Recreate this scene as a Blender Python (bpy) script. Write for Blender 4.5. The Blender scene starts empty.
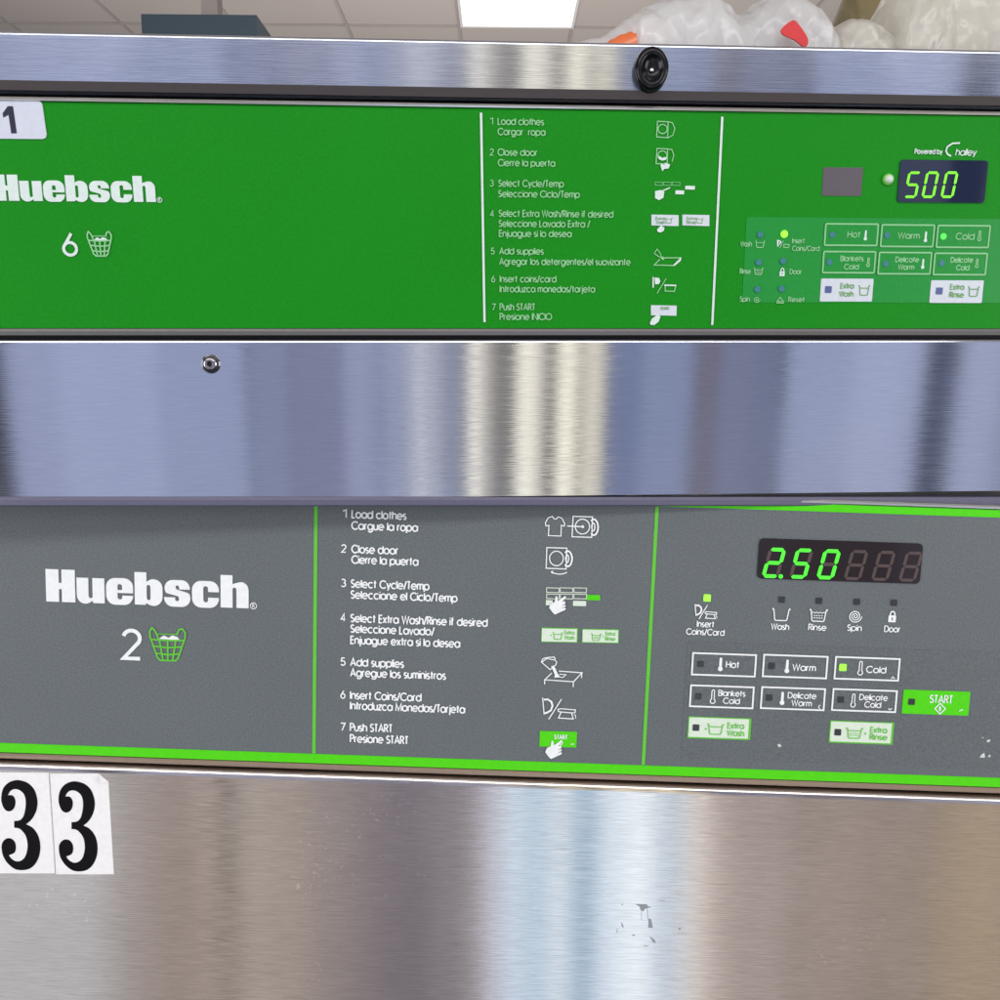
import bpy, math, random
from mathutils import Vector, Matrix, noise
from mathutils.geometry import tessellate_polygon
R = math.radians
C = bpy.context.scene.collection
F = 880.0                                   # focal length in pixels of a 1000 px frame
CAM_H = 1.32
# ------------------------------------------------------------------ camera
cam_mat = Matrix.Translation((0, 0, CAM_H)) @ Matrix.Rotation(R(90 - 8.6), 4, 'X') @ Matrix.Rotation(R(0.5), 4, 'Z')
cd = bpy.data.cameras.new('camera'); cam = bpy.data.objects.new('camera', cd); C.objects.link(cam)
cam.matrix_world = cam_mat
cd.sensor_width = 36; cd.lens = 36 * F / 1000; cd.clip_end = 100; cd.clip_start = 0.01
bpy.context.scene.camera = cam

# ------------------------------------------------------------------ materials
MATS = {}
def new_mat(name):
    m = bpy.data.materials.new(name); m.use_nodes = True
    MATS[name] = m
    return m, m.node_tree.nodes, m.node_tree.links, m.node_tree.nodes['Principled BSDF']
def tex_coord(n, l, scale):
    tc = n.new('ShaderNodeTexCoord'); mp = n.new('ShaderNodeMapping')
    mp.inputs['Scale'].default_value = scale; l.new(tc.outputs['Object'], mp.inputs['Vector'])
    return mp.outputs['Vector']
def noise_node(n, l, vec, scale, detail=3, rough=.55):
    t = n.new('ShaderNodeTexNoise'); t.inputs['Scale'].default_value = scale
    t.inputs['Detail'].default_value = detail; t.inputs['Roughness'].default_value = rough
    l.new(vec, t.inputs['Vector']); return t.outputs['Fac']
def ramp(n, l, fac, stops):
    r = n.new('ShaderNodeValToRGB'); e = r.color_ramp.elements
    while len(e) < len(stops): e.new(.5)
    for i, (p, c) in enumerate(stops): e[i].position = p; e[i].color = (*c, 1)
    l.new(fac, r.inputs['Fac']); return r.outputs['Color']
def bump(n, l, h, strength, dist, b):
    k = n.new('ShaderNodeBump'); k.inputs['Strength'].default_value = strength; k.inputs['Distance'].default_value = dist
    l.new(h, k.inputs['Height']); l.new(k.outputs['Normal'], b.inputs['Normal'])

def speckle(name, c0, c1, rough, spec=.5, scale=900, coat=0, bmp=0.0, big=0.0):
    m, n, l, b = new_mat(name)
    v = tex_coord(n, l, (1, 1, 1)); f = noise_node(n, l, v, scale, 4, .8)
    col = ramp(n, l, f, [(.3, c0), (.7, c1)])
    if big:
        f2 = noise_node(n, l, v, 9, 4, .6)
        mx = n.new('ShaderNodeMix'); mx.data_type = 'RGBA'; mx.blend_type = 'MULTIPLY'; mx.inputs['Factor'].default_value = 1
        c2 = ramp(n, l, f2, [(.3, (1 - big,) * 3), (.7, (1, 1, 1))])
        l.new(col, mx.inputs['A']); l.new(c2, mx.inputs['B']); col = mx.outputs['Result']
    l.new(col, b.inputs['Base Color']); b.inputs['Roughness'].default_value = rough
    b.inputs['Specular IOR Level'].default_value = spec; b.inputs['Coat Weight'].default_value = coat
    b.inputs['Coat Roughness'].default_value = .12
    if bmp: bump(n, l, f, bmp, .0003, b)
    return m

def steel(name, c0, c1, rough, aniso, grain=1.0, smudge=.1, specks=False):
    m, n, l, b = new_mat(name)
    b.inputs['Metallic'].default_value = 1
    v = tex_coord(n, l, (34, 34, 1500)); g = noise_node(n, l, v, 1, 4, .75)      # horizontal brushing
    v2 = tex_coord(n, l, (70, 70, 2600)); g2 = noise_node(n, l, v2, 1, 2, .6)
    v3 = tex_coord(n, l, (1, 1, 1)); s = noise_node(n, l, v3, 7, 5, .6)           # smudges
    mx = n.new('ShaderNodeMath'); mx.operation = 'ADD'; l.new(g, mx.inputs[0]); l.new(g2, mx.inputs[1])
    hv = n.new('ShaderNodeMath'); hv.operation = 'MULTIPLY'; hv.inputs[1].default_value = .5; l.new(mx.outputs[0], hv.inputs[0])
    col = ramp(n, l, hv.outputs[0], [(.36, c0), (.64, c1)])
    sm = ramp(n, l, s, [(.3, (1 - smudge,) * 3), (.7, (1, 1, 1))])
    mm = n.new('ShaderNodeMix'); mm.data_type = 'RGBA'; mm.blend_type = 'MULTIPLY'; mm.inputs['Factor'].default_value = 1
    l.new(col, mm.inputs['A']); l.new(sm, mm.inputs['B']); fin = mm.outputs['Result']
    if specks:      # dust and short rub marks left in the metal
        v5 = tex_coord(n, l, (1, 1, 1.6)); d5 = noise_node(n, l, v5, 260, 2, .5); p5 = noise_node(n, l, v3, 6, 2, .5)
        ml = n.new('ShaderNodeMath'); ml.operation = 'MULTIPLY'; l.new(d5, ml.inputs[0]); l.new(p5, ml.inputs[1])
        k5 = ramp(n, l, ml.outputs[0], [(.405, (0, 0, 0)), (.47, (.7, .7, .7))])
        m5 = n.new('ShaderNodeMix'); m5.data_type = 'RGBA'; l.new(k5, m5.inputs['Factor']); l.new(fin, m5.inputs['A']); m5.inputs['B'].default_value = (.80, .76, .71, 1); fin = m5.outputs['Result']
    l.new(fin, b.inputs['Base Color'])
    mr = n.new('ShaderNodeMapRange'); mr.inputs['To Min'].default_value = rough - .025; mr.inputs['To Max'].default_value = rough + .025
    mr.inputs['From Min'].default_value = .3; mr.inputs['From Max'].default_value = .7
    l.new(s, mr.inputs['Value']); l.new(mr.outputs[0], b.inputs['Roughness'])
    b.inputs['Anisotropic'].default_value = aniso
    # the brushing runs sideways, so reflections are drawn out up and down
    cx = n.new('ShaderNodeCombineXYZ'); cx.inputs[2].default_value = 1
    vt = n.new('ShaderNodeVectorTransform'); vt.vector_type = 'VECTOR'; vt.convert_from = 'OBJECT'; vt.convert_to = 'WORLD'
    l.new(cx.outputs[0], vt.inputs[0]); l.new(vt.outputs[0], b.inputs['Tangent'])
    v4 = tex_coord(n, l, (1.2, 1.2, 1500)); g4 = noise_node(n, l, v4, 1, 1, .5)
    bump(n, l, g4, .10 * grain, .00035, b)
    return m
def plain(name, c, rough=.5, metal=0, spec=.5, emit=None, es=0, coat=0):
    m, n, l, b = new_mat(name)
    v = tex_coord(n, l, (1, 1, 1)); f = noise_node(n, l, v, 250, 3)
    col = ramp(n, l, f, [(.3, tuple(x * .93 for x in c)), (.7, c)])
    l.new(col, b.inputs['Base Color']); b.inputs['Roughness'].default_value = rough
    b.inputs['Metallic'].default_value = metal; b.inputs['Specular IOR Level'].default_value = spec
    b.inputs['Coat Weight'].default_value = coat
    if emit: b.inputs['Emission Color'].default_value = (*emit, 1); b.inputs['Emission Strength'].default_value = es
    return m

steel('blue_reflection_steel', (.54, .57, .64), (.63, .66, .73), .098, .985, .9, .06)  # bluish reflection of the room partly put into the steel colour
steel('lid_steel', (.46, .49, .56), (.60, .63, .70), .13, .98, .9, .08)  # same bluish reflected tint put into the lid's colour
steel('warm_reflection_steel', (.53, .485, .45), (.71, .66, .62), .105, .985, 1.5, .14, specks=True)  # warm brown reflection partly put into the steel colour
steel('trim_steel', (.62, .62, .60), (.8, .8, .78), .3, .5, .4)
steel('side_steel', (.45, .45, .46), (.6, .6, .61), .4, .6, .4)
speckle('green_paint', (.005, .208, .006), (.009, .262, .011), .45, .12, 520, big=.05)
speckle('membrane_sheen_green', (.012, .24, .03), (.018, .285, .045), .3, .25, 700)  # lighter than the panel: a reflection put into the membrane's colour
speckle('grey_paint', (.078, .090, .096), (.178, .198, .207), .50, .3, 900, bmp=.15, big=.06)
speckle('membrane_grey', (.074, .085, .091), (.168, .187, .196), .42, .3, 900, bmp=.08, big=.04)
plain('bright_green', (.085, .66, .006), .45, 0, .2)
plain('line_green', (.13, .55, .05), .45, 0, .2)
plain('dark_green_ink', (.12, .36, .08), .5)
plain('white_ink', (.86, .88, .88), .5, 0, .2)
plain('soft_white_ink', (.66, .76, .72), .45)
plain('pale_green_ink', (.24, .56, .25), .45)
plain('faint_green_ink', (.17, .52, .20), .45)
plain('cream_label', (.70, .80, .66), .4)
plain('grey_white_label', (.62, .66, .72), .4)
plain('sticker_white', (.88, .87, .86), .5, 0, .2)
plain('sticker_bluish', (.60, .63, .72), .45)
plain('black_ink', (.004, .003, .004), .5, 0, .12)
plain('navy_ink', (.012, .01, .035), .4)
plain('dark_led', (.035, .037, .042), .25)
plain('blue_led', (.03, .19, .22), .4)
plain('navy_led', (.08, .10, .28), .4)
plain('gap_black', (.006, .005, .006), .7)
plain('bevel_brown', (.10, .085, .085), .45, .6)
plain('beige_trim', (.40, .30, .23), .38, .7)
plain('grey_trim', (.19, .185, .185), .4, .6)
plain('rubber', (.003, .003, .005), .22, 0, .3)
plain('rubber_dull', (.004, .004, .005), .5)
plain('screw_metal', (.72, .72, .73), .12, 1)
plain('screw_dark', (.30, .29, .31), .2, 1)
plain('rail', (.13, .125, .19), .5, .3)
plain('blue_reflection_glass', (.012, .018, .048), .06, 0, .6, coat=.3)  # bluish reflection on the display glass put into its base colour
plain('brown_window', (.020, .013, .013), .10, 0, .5)
plain('unlit_segment', (.085, .055, .052), .35)
plain('grey_window', (.10, .085, .10), .35)
plain('lens_white', (.62, .72, .62), .2)
plain('lit_green', (.05, .5, .03), .4, emit=(.06, 1.0, .02), es=.95)
plain('lit_lime', (.1, .4, .02), .4, emit=(.19, .88, .0), es=.9)
plain('lit_led', (.2, .7, .05), .3, emit=(.28, 1.0, .03), es=1.1)
plain('lit_led_green', (.1, .6, .05), .3, emit=(.05, .9, .12), es=.7)
plain('scuff', (.36, .38, .40), .45, .6)
plain('chip', (.65, .65, .64), .6)
plain('orange_plastic', (.75, .16, .04), .35, coat=.3)
plain('red_plastic', (.62, .03, .03), .35, coat=.3)
plain('olive_plastic', (.20, .16, .075), .4)
plain('ceiling_tile', (.62, .56, .52), .9, 0, .2)
plain('grid_metal', (.50, .45, .43), .6)
plain('vent_dark', (.05, .085, .115), .5)
plain('lamp_diffuser', (.8, .8, .8), .5, emit=(1, .97, .93), es=1.15)
plain('floor', (.32, .30, .28), .5)
def bag_mat(name, c):
    m, n, l, b = new_mat(name)
    v = tex_coord(n, l, (1, 1, 1)); f = noise_node(n, l, v, 30, 5, .6)
    l.new(ramp(n, l, f, [(.3, tuple(x * .85 for x in c)), (.7, c)]), b.inputs['Base Color'])
    b.inputs['Roughness'].default_value = .22; b.inputs['Coat Weight'].default_value = .25; b.inputs['Coat Roughness'].default_value = .15
    wv = n.new('ShaderNodeTexVoronoi'); wv.feature = 'DISTANCE_TO_EDGE'; wv.inputs['Scale'].default_value = 42; l.new(v, wv.inputs['Vector']); bump(n, l, wv.outputs['Distance'], .5, .006, b)
    tr = n.new('ShaderNodeBsdfTranslucent'); tr.inputs['Color'].default_value = (*c, 1)
    mx = n.new('ShaderNodeMixShader'); mx.inputs[0].default_value = .45
    l.new(b.outputs[0], mx.inputs[1]); l.new(tr.outputs[0], mx.inputs[2])
    l.new(mx.outputs[0], n['Material Output'].inputs['Surface'])
bag_mat('bag_white', (.90, .89, .88)); bag_mat('bag_cream', (.88, .85, .76))

# ------------------------------------------------------------------ mesh builder
class MB:
    def __init__(s): s.v = []; s.f = []; s.m = []; s.mats = []; s.smooth = False; s.layer = 0
    def mi(s, m):
        if m not in s.mats: s.mats.append(m)
        return s.mats.index(m)
    def poly(s, loops, y0, y1, m):
        """flat plate: 2-D loops (first outer, rest holes), front at y0, walls back to y1"""
        if not isinstance(loops[0][0], (tuple, list, Vector)): loops = [loops]
        b = len(s.v); k = s.mi(m)
        flat = [p for lp in loops for p in lp]
        s.v += [(p[0], y0, p[1]) for p in flat]
        for t in tessellate_polygon([[Vector((p[0], p[1], 0)) for p in lp] for lp in loops]):
            a, c, d = [flat[i] for i in t]
            ar = (c[0] - a[0]) * (d[1] - a[1]) - (c[1] - a[1]) * (d[0] - a[0])
            if abs(ar) < 1e-14: continue
            t = t if ar > 0 else (t[0], t[2], t[1])
            s.f.append(tuple(b + i for i in t)); s.m.append(k)
        if abs(y1 - y0) > 1e-6:
            b2 = len(s.v); s.v += [(p[0], y1, p[1]) for p in flat]; o = 0
            for li, lp in enumerate(loops):
                n = len(lp); ar = sum(lp[i][0] * lp[(i + 1) % n][1] - lp[(i + 1) % n][0] * lp[i][1] for i in range(n))
                fl = (ar > 0) != (li > 0)
                for i in range(n):
                    j = (i + 1) % n; q = (b + o + i, b2 + o + i, b2 + o + j, b + o + j)
                    s.f.append(q if fl else q[::-1]); s.m.append(k)
                o += n
        return s
    def ribbon(s, pts, w, y, m, closed=False):
        pts = [Vector((p[0], p[1])) for p in pts]
        q = [pts[0]]
        for p in pts[1:]:
            if (p - q[-1]).length > 1e-7: q.append(p)
        if closed and (q[0] - q[-1]).length < 1e-7: q.pop()
        pts = q; n = len(pts)
        if n < 2: return
        s.layer += 1; y = y - (s.layer % 12) * 1.2e-5; k = s.mi(m); b = len(s.v)
        for i in range(n):
            pi = pts[i - 1] if (i or closed) else None; pn = pts[(i + 1) % n] if (i < n - 1 or closed) else None
            d1 = (pts[i] - pi).normalized() if pi is not None else None
            d2 = (pn - pts[i]).normalized() if pn is not None else None
            if d1 is None: d1 = d2
            if d2 is None: d2 = d1
            t = d1 + d2
            if t.length < .3: t = d2
            t.normalize(); nn = Vector((-t.y, t.x)); c = max(.45, nn.dot(Vector((-d2.y, d2.x))))
            o = nn * (w / 2 / c)
            s.v += [(pts[i].x + o.x, y, pts[i].y + o.y), (pts[i].x - o.x, y, pts[i].y - o.y)]
        for i in range(n if closed else n - 1):
            j = (i + 1) % n
            s.f.append((b + 2 * i, b + 2 * i + 1, b + 2 * j + 1, b + 2 * j)); s.m.append(k)
    def box(s, x0, x1, y0, y1, z0, z1, m, skip=()):
        b = len(s.v); k = s.mi(m)
        s.v += [(x, y, z) for x in (x0, x1) for y in (y0, y1) for z in (z0, z1)]
        for q in ((0, 1, 3, 2), (4, 6, 7, 5), (0, 4, 5, 1), (2, 3, 7, 6), (0, 2, 6, 4), (1, 5, 7, 3)):
            s.f.append(tuple(b + i for i in q)); s.m.append(k)
        return s
    def profile(s, pr, x0, x1, m, dz0=0, dz1=0):
        """closed profile in (y, z) swept along x"""
        b = len(s.v); k = s.mi(m); n = len(pr)
        s.v += [(x0, p[0], p[1] + dz0) for p in pr] + [(x1, p[0], p[1] + dz1) for p in pr]
        for i in range(n):
            j = (i + 1) % n; s.f.append((b + i, b + j, b + n + j, b + n + i)); s.m.append(k)
        s.f.append(tuple(b + i for i in range(n))[::-1]); s.f.append(tuple(b + n + i for i in range(n))); s.m += [k, k]
        return s
    def lathe(s, c, pr, m, seg=40, sx=1, sz=1):
        """profile (radius, y) turned about the local Y axis through c = (x, z)"""
        b = len(s.v); k = s.mi(m); n = len(pr)
        for r, y in pr:
            for i in range(seg):
                a = 2 * math.pi * i / seg; s.v.append((c[0] + r * sx * math.cos(a), y, c[1] + r * sz * math.sin(a)))
        for j in range(n - 1):
            for i in range(seg):
                h = (i + 1) % seg
                s.f.append((b + j * seg + i, b + j * seg + h, b + (j + 1) * seg + h, b + (j + 1) * seg + i)); s.m.append(k)
        s.f.append(tuple(b + (n - 1) * seg + i for i in range(seg))); s.m.append(k)
        return s
    def build(s, name, parent=None, label=None, smooth=False, fix=False):
        me = bpy.data.meshes.new(name); me.from_pydata(s.v, [], s.f)
        for m in s.mats: me.materials.append(MATS[m])
        me.polygons.foreach_set('material_index', s.m)
        if smooth: me.polygons.foreach_set('use_smooth', [True] * len(s.f))
        me.update()
        if fix:
            import bmesh
            bm = bmesh.new(); bm.from_mesh(me); bmesh.ops.recalc_face_normals(bm, faces=bm.faces); bm.to_mesh(me); bm.free()
        o = bpy.data.objects.new(name, me); C.objects.link(o)
        if parent: o.parent = parent
        if label: o['label'] = label
        return o

def arc(cx, cy, rx, ry, a0, a1, n=None):
    n = n or max(6, int(abs(a1 - a0) / 20))
    return [(cx + rx * math.cos(R(a0 + (a1 - a0) * i / n)), cy + ry * math.sin(R(a0 + (a1 - a0) * i / n))) for i in range(n + 1)]
def smooth_loop(pts, corners=(), n=5):
    out = []; N = len(pts)
    for i in range(N):
        p0, p1, p2, p3 = [pts[(i + k) % N] for k in (-1, 0, 1, 2)]
        if i in corners: p0 = p1
        if (i + 1) % N in corners: p3 = p2
        for k in range(n):
            t = k / n
            out.append(tuple(.5 * (2 * p1[a] + (p2[a] - p0[a]) * t + (2 * p0[a] - 5 * p1[a] + 4 * p2[a] - p3[a]) * t * t
                                   + (3 * p1[a] - p0[a] - 3 * p2[a] + p3[a]) * t ** 3) for a in (0, 1)))
    return out
def rrect(x0, z0, x1, z1, r, seg=5):
    r = min(r, (x1 - x0) / 2.01, (z1 - z0) / 2.01); p = []
    for cx, cz, a in ((x1 - r, z1 - r, 0), (x0 + r, z1 - r, 90), (x0 + r, z0 + r, 180), (x1 - r, z0 + r, 270)):
        p += arc(cx, cz, r, r, a, a + 90, seg)
    return p

# ------------------------------------------------------------------ round geometric stroke lettering
x_ = .72; r_ = .36
def ring(cx=.36, cy=.36, rx=.36, ry=.36): return arc(cx, cy, rx, ry, 0, 360, 18)
G = {
 'a': (.72, [ring(), [(.72, .72), (.72, 0)]]), 'b': (.72, [ring(), [(0, 1), (0, 0)]]),
 'c': (.66, [arc(.36, .36, .36, .36, 45, 315)]), 'd': (.72, [ring(), [(.72, 1), (.72, 0)]]),
 'e': (.72, [[(.02, .37), (.72, .37)] + arc(.36, .36, .36, .36, 8, 318, 16)]),
 'f': (.36, [[(.14, 0), (.14, .82)] + arc(.32, .82, .18, .18, 180, 95, 4), [(0, .70), (.34, .70)]]),
 'g': (.72, [ring(), [(.72, .72), (.72, -.02)] + arc(.38, -.02, .34, .27, 0, -155, 9)]),
 'h': (.56, [[(0, 1), (0, 0)], [(0, .38)] + arc(.28, .42, .28, .30, 175, 0, 8) + [(.56, 0)]]),
 'i': (.0, [[(0, .72), (0, 0)], [(0, 1.0), (0, .88)]]), 'j': (.08, [[(.08, .72), (.08, -.22), (-.04, -.27)], [(.08, 1), (.08, .88)]]),
 'k': (.50, [[(0, 1), (0, 0)], [(.44, .72), (.03, .36), (.50, 0)]]), 'l': (.0, [[(0, 1), (0, 0)]]),
 'm': (.88, [[(0, .72), (0, 0)], [(0, .4)] + arc(.22, .46, .22, .26, 175, 0, 7) + [(.44, 0)], [(.44, .4)] + arc(.66, .46, .22, .26, 175, 0, 7) + [(.88, 0)]]),
 'n': (.56, [[(0, .72), (0, 0)], [(0, .38)] + arc(.28, .42, .28, .30, 175, 0, 8) + [(.56, 0)]]),
 'o': (.72, [ring()]), 'p': (.72, [ring(), [(0, .72), (0, -.28)]]), 'q': (.72, [ring(), [(.72, .72), (.72, -.28)]]),
 'r': (.28, [[(0, .72), (0, 0)], [(0, .42)] + arc(.26, .44, .26, .28, 170, 85, 4)]),
 's': (.40, [arc(.20, .53, .18, .185, 40, 240, 8) + [(.20, .36)] + arc(.20, .185, .2, .18, 60, -140, 8)]),
 't': (.34, [[(.15, .98), (.15, 0)], [(-.03, .70), (.36, .70)]]),
 'u': (.56, [[(.56, .72), (.56, 0)], [(0, .72)] + arc(.28, .30, .28, .30, 180, 360, 8)]),
 'v': (.50, [[(0, .72), (.25, 0), (.50, .72)]]), 'w': (.84, [[(0, .72), (.21, 0), (.42, .70), (.63, 0), (.84, .72)]]),
 'x': (.48, [[(0, .72), (.48, 0)], [(.48, .72), (0, 0)]]), 'y': (.52, [[(0, .72), (.26, 0)], [(.52, .72), (.16, -.28)]]),
 'z': (.44, [[(.02, .70), (.44, .70), (0, .02), (.46, .02)]]),
 'A': (.74, [[(0, 0), (.37, 1), (.74, 0)], [(.12, .32), (.62, .32)]]),
 'B': (.54, [[(0, 0), (0, 1), (.26, 1)] + arc(.26, .76, .24, .24, 90, -90, 7) + [(0, .52)], [(.26, .52)] + arc(.28, .26, .26, .26, 90, -90, 7) + [(0, 0)]]),
 'C': (.86, [arc(.5, .5, .5, .5, 42, 318, 16)]), 'D': (.76, [[(0, 0), (0, 1), (.26, 1)] + arc(.26, .5, .5, .5, 90, -90, 12) + [(0, 0)]]),
 'E': (.46, [[(.46, 1), (0, 1), (0, 0), (.46, 0)], [(0, .52), (.44, .52)]]), 'H': (.66, [[(0, 0), (0, 1)], [(.66, 0), (.66, 1)], [(0, .52), (.66, .52)]]),
 'I': (.0, [[(0, 0), (0, 1)]]), 'L': (.42, [[(0, 1), (0, 0), (.42, 0)]]),
 'M': (.86, [[(0, 0), (.04, 1), (.43, .1), (.82, 1), (.86, 0)]]), 'N': (.7, [[(0, 0), (0, 1), (.7, 0), (.7, 1)]]),
 'O': (1.0, [arc(.5, .5, .5, .5, 0, 360, 22)]), 'P': (.52, [[(0, 0), (0, 1), (.26, 1)] + arc(.26, .74, .26, .26, 90, -90, 7) + [(0, .48)]]),
 'R': (.54, [[(0, 0), (0, 1), (.26, 1)] + arc(.26, .76, .24, .24, 90, -90, 7) + [(0, .52)], [(.22, .52), (.54, 0)]]),
 'S': (.48, [arc(.24, .75, .22, .24, 30, 245, 9) + arc(.24, .26, .24, .25, 70, -150, 9)]),
 'T': (.46, [[(0, 1), (.46, 1)], [(.23, 1), (.23, 0)]]), 'W': (1.04, [[(0, 1), (.26, 0), (.52, 1), (.78, 0), (1.04, 1)]]),
 '/': (.34, [[(-.02, -.08), (.36, 1.05)]]), ' ': (.24, []), "'": (.04, [[(.02, 1), (0, .8)]]),
 '1': (.2, [[(.0, .86), (.16, 1), (.16, 0)]]),
 '2': (.5, [arc(.25, .72, .25, .27, 165, -30, 9) + [(.0, .01), (.5, .01)]]),
 '3': (.5, [arc(.24, .75, .22, .24, 150, -85, 9), arc(.24, .27, .26, .26, 85, -150, 9)]),
 '4': (.56, [[(.56, .26), (0, .26), (.40, 1), (.40, 0)]]), '5': (.5, [[(.46, 1), (.12, 1), (.05, .58)] + arc(.24, .31, .26, .30, 120, -150, 10)]),
 '6': (.56, [arc(.28, .3, .28, .3, 0, 360, 16), [(.06, .46), (.38, 1.02)]]), '7': (.48, [[(0, .99), (.48, .99), (.14, 0)]]),
}
SP = .18
def text_w(t): return sum(G[c][0] + SP for c in t) - SP

# ------------------------------------------------------------------ machine frames
class Machine:
    def __init__(s, name, label, depth, ax, ay, az):
        rot = Matrix.Rotation(R(az), 3, 'Z') @ Matrix.Rotation(R(ay), 3, 'Y') @ Matrix.Rotation(R(ax), 3, 'X')
        U, V, N = rot.col[0].copy(), rot.col[1].copy(), rot.col[2].copy()
        s.U, s.V, s.N = U, V, N; s.o = Vector((0, 0, -depth)); s.d = depth
        M = Matrix((( U.x, -N.x, V.x, s.o.x), (U.y, -N.y, V.y, s.o.y), (U.z, -N.z, V.z, s.o.z), (0, 0, 0, 1)))
        s.root = bpy.data.objects.new(name, None); C.objects.link(s.root); s.root.matrix_world = cam_mat @ M
        s.root.empty_display_size = .05
        s.root['label'] = label; s.root['category'] = 'washing machine'
        s.M = cam_mat @ M
    def P(s, px, py, n=0.0):
        """point of the machine's front plane (n metres proud of it) measured at photo pixel px, py"""
        d = Vector(((px - 500) / F, (500 - py) / F, -1.0)); o = s.o + s.N * n
        t = o.dot(s.N) / d.dot(s.N); q = d * t - o
        return (q.dot(s.U), q.dot(s.V))
    def mpp(s, px, py):
        a = s.P(px, py); b = s.P(px + 1, py); return b[0] - a[0]
    def V2(s, a, b, n=0.0): return (s.P(*a, n)[1] + s.P(*b, n)[1]) / 2
    def text(s, mb, t, xl, yb, xr, cap, m, w=1.25, y=-.0006, tint=None, slant=0):
        k = s.mpp(xl, yb); o = s.P(xl, yb); tw = text_w(t) or .01
        sx = (xr - xl) * k / tw if xr else cap * k; sz = cap * k; x = 0
        if not xr: sx = cap * k
        for c in t:
            wd, st = G[c]
            for q in st:
                mb.ribbon([(o[0] + (x + p[0] + slant * p[1]) * sx, o[1] + p[1] * sz) for p in q], w * k, y, m)
            x += wd + SP
    def line(s, mb, pts, w, m, y=-.0006, closed=False):
        k = s.mpp(*pts[0]); mb.ribbon([s.P(*p) for p in pts], w * k, y, m, closed)
    def rect(s, a, b):
        p, q = s.P(*a), s.P(*b); return p[0], q[1], q[0], p[1]
    def pp(s, pts): return [s.P(*p) for p in pts]

def edge_roll(y, z, r, up=1, n=6):
    """rounded corner points (y, z) from the top face to the front face"""
    return [(y + r - r * math.sin(R(a)), z - up * (r - r * math.cos(R(a)))) for a in [90 * i / n for i in range(n + 1)]]

# logo letters (design units: cap height 147)
def bowl(x0, y0, x1, y1, r, sq=()):
    p = []
    for i, (cx, cy, a) in enumerate(((x1, y1, 0), (x0, y1, 90), (x0, y0, 180), (x1, y0, 270))):
        if i in sq: p.append((cx, cy))
        else:
            sx = -1 if cx == x1 else 1; sy = -1 if cy == y1 else 1
            p += arc(cx + sx * r, cy + sy * r, r, r, a, a + 90, 6)
    return p
LOGO = [
 (130, [[(0, 0), (57, 0), (57, 58), (71, 58), (71, 0), (130, 0), (130, 147), (71, 147), (71, 86), (57, 86), (57, 147), (0, 147)]]),
 (124, [[(0, 113), (52, 113), (52, 30)] + arc(61, 30, 9, 9, 180, 300, 4) + [(71, 26), (71, 113), (124, 113), (124, 0), (73, 0), (71, 10)] + arc(38, 34, 38, 38, 300, 180, 7)]),
 (120, [[(50, 50), (50, 30)] + arc(61, 30, 11, 10, 180, 360, 6) + [(72, 38), (120, 38)] + arc(82, 38, 38, 42, 0, -90, 6) + arc(40, 38, 40, 42, 270, 180, 6)
        + arc(40, 76, 40, 41, 180, 90, 6) + arc(80, 76, 40, 41, 90, 0, 6) + [(120, 50)],
        arc(61, 80, 11, 10, 180, 0, 6) + [(72, 63), (50, 63)]]),
 (124, [[(0, 0), (48, 0), (50, 8)] + arc(84, 36, 40, 40, 250, 360, 7) + arc(84, 78, 40, 39, 0, 110, 7) + [(53, 105), (53, 147), (0, 147)],
        arc(62, 82, 9, 9, 0, 180, 5) + arc(62, 30, 9, 9, 180, 360, 5)]),
 (117, [[(0, 38), (48, 38), (48, 30)] + arc(58, 30, 10, 9, 180, 330, 5) + [(66, 38), (62, 44), (22, 54)] + arc(38, 80, 36, 37, 215, 90, 7) + arc(78, 78, 37, 39, 90, 0, 6)
        + [(115, 75), (68, 75), (68, 82)] + arc(59, 84, 9, 9, 0, 150, 5) + [(51, 79), (56, 74), (98, 62)] + arc(80, 35, 37, 39, 35, -90, 7) + arc(38, 35, 38, 39, 270, 180, 6)]),
 (120, [[(120, 42), (72, 42), (72, 30)] + arc(61, 30, 11, 10, 0, -180, 6) + arc(61, 84, 11, 10, 180, 0, 6) + [(72, 68), (120, 68)]
        + arc(80, 76, 40, 41, 0, 90, 6) + arc(40, 76, 40, 41, 90, 180, 6) + arc(40, 38, 40, 42, 180, 270, 6) + arc(80, 38, 40, 42, 270, 360, 6)]),
 (125, [[(0, 0), (53, 0), (53, 82)] + arc(62, 82, 9, 10, 180, 0, 5) + [(71, 0), (125, 0), (125, 80)] + arc(91, 80, 34, 37, 10, 105, 6) + [(56, 108), (53, 104), (53, 147), (0, 147)]]),
]
def logo(M, parent, left, right, topbase, m, label=None):
    """left, right: pixels of the first letter's foot and the last letter's foot"""
    o = M.P(*left); e = M.P(*right); tw = sum(w for w, _ in LOGO) + 8 * 6
    sx = (e[0] - o[0]) / tw; sz = topbase * M.mpp(*left) / 147
    mb = MB(); x = 0
    for w, loops in LOGO:
        mb.poly([[(o[0] + (x + p[0]) * sx, o[1] + p[1] * sz) for p in lp] for lp in loops], -.0007, 0, m); x += w + 8
    c = (o[0] + (x + 14) * sx, o[1] + 12 * sz); k = sz
    mb.ribbon([(c[0] + p[0] * k, c[1] + p[1] * k) for p in arc(0, 0, 14, 14, 0, 340, 14)], 3.4 * k, -.0006, m, True)
    for st in ([(-4, -8), (-4, 8), (1, 8), (4, 5), (1, 1), (-4, 0)], [(0, 0), (5, -8)]):
        mb.ribbon([(c[0] + p[0] * k, c[1] + p[1] * k) for p in st], 2.8 * k, -.0006, m)
    return mb.build('brand_lettering', parent, label)

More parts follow.
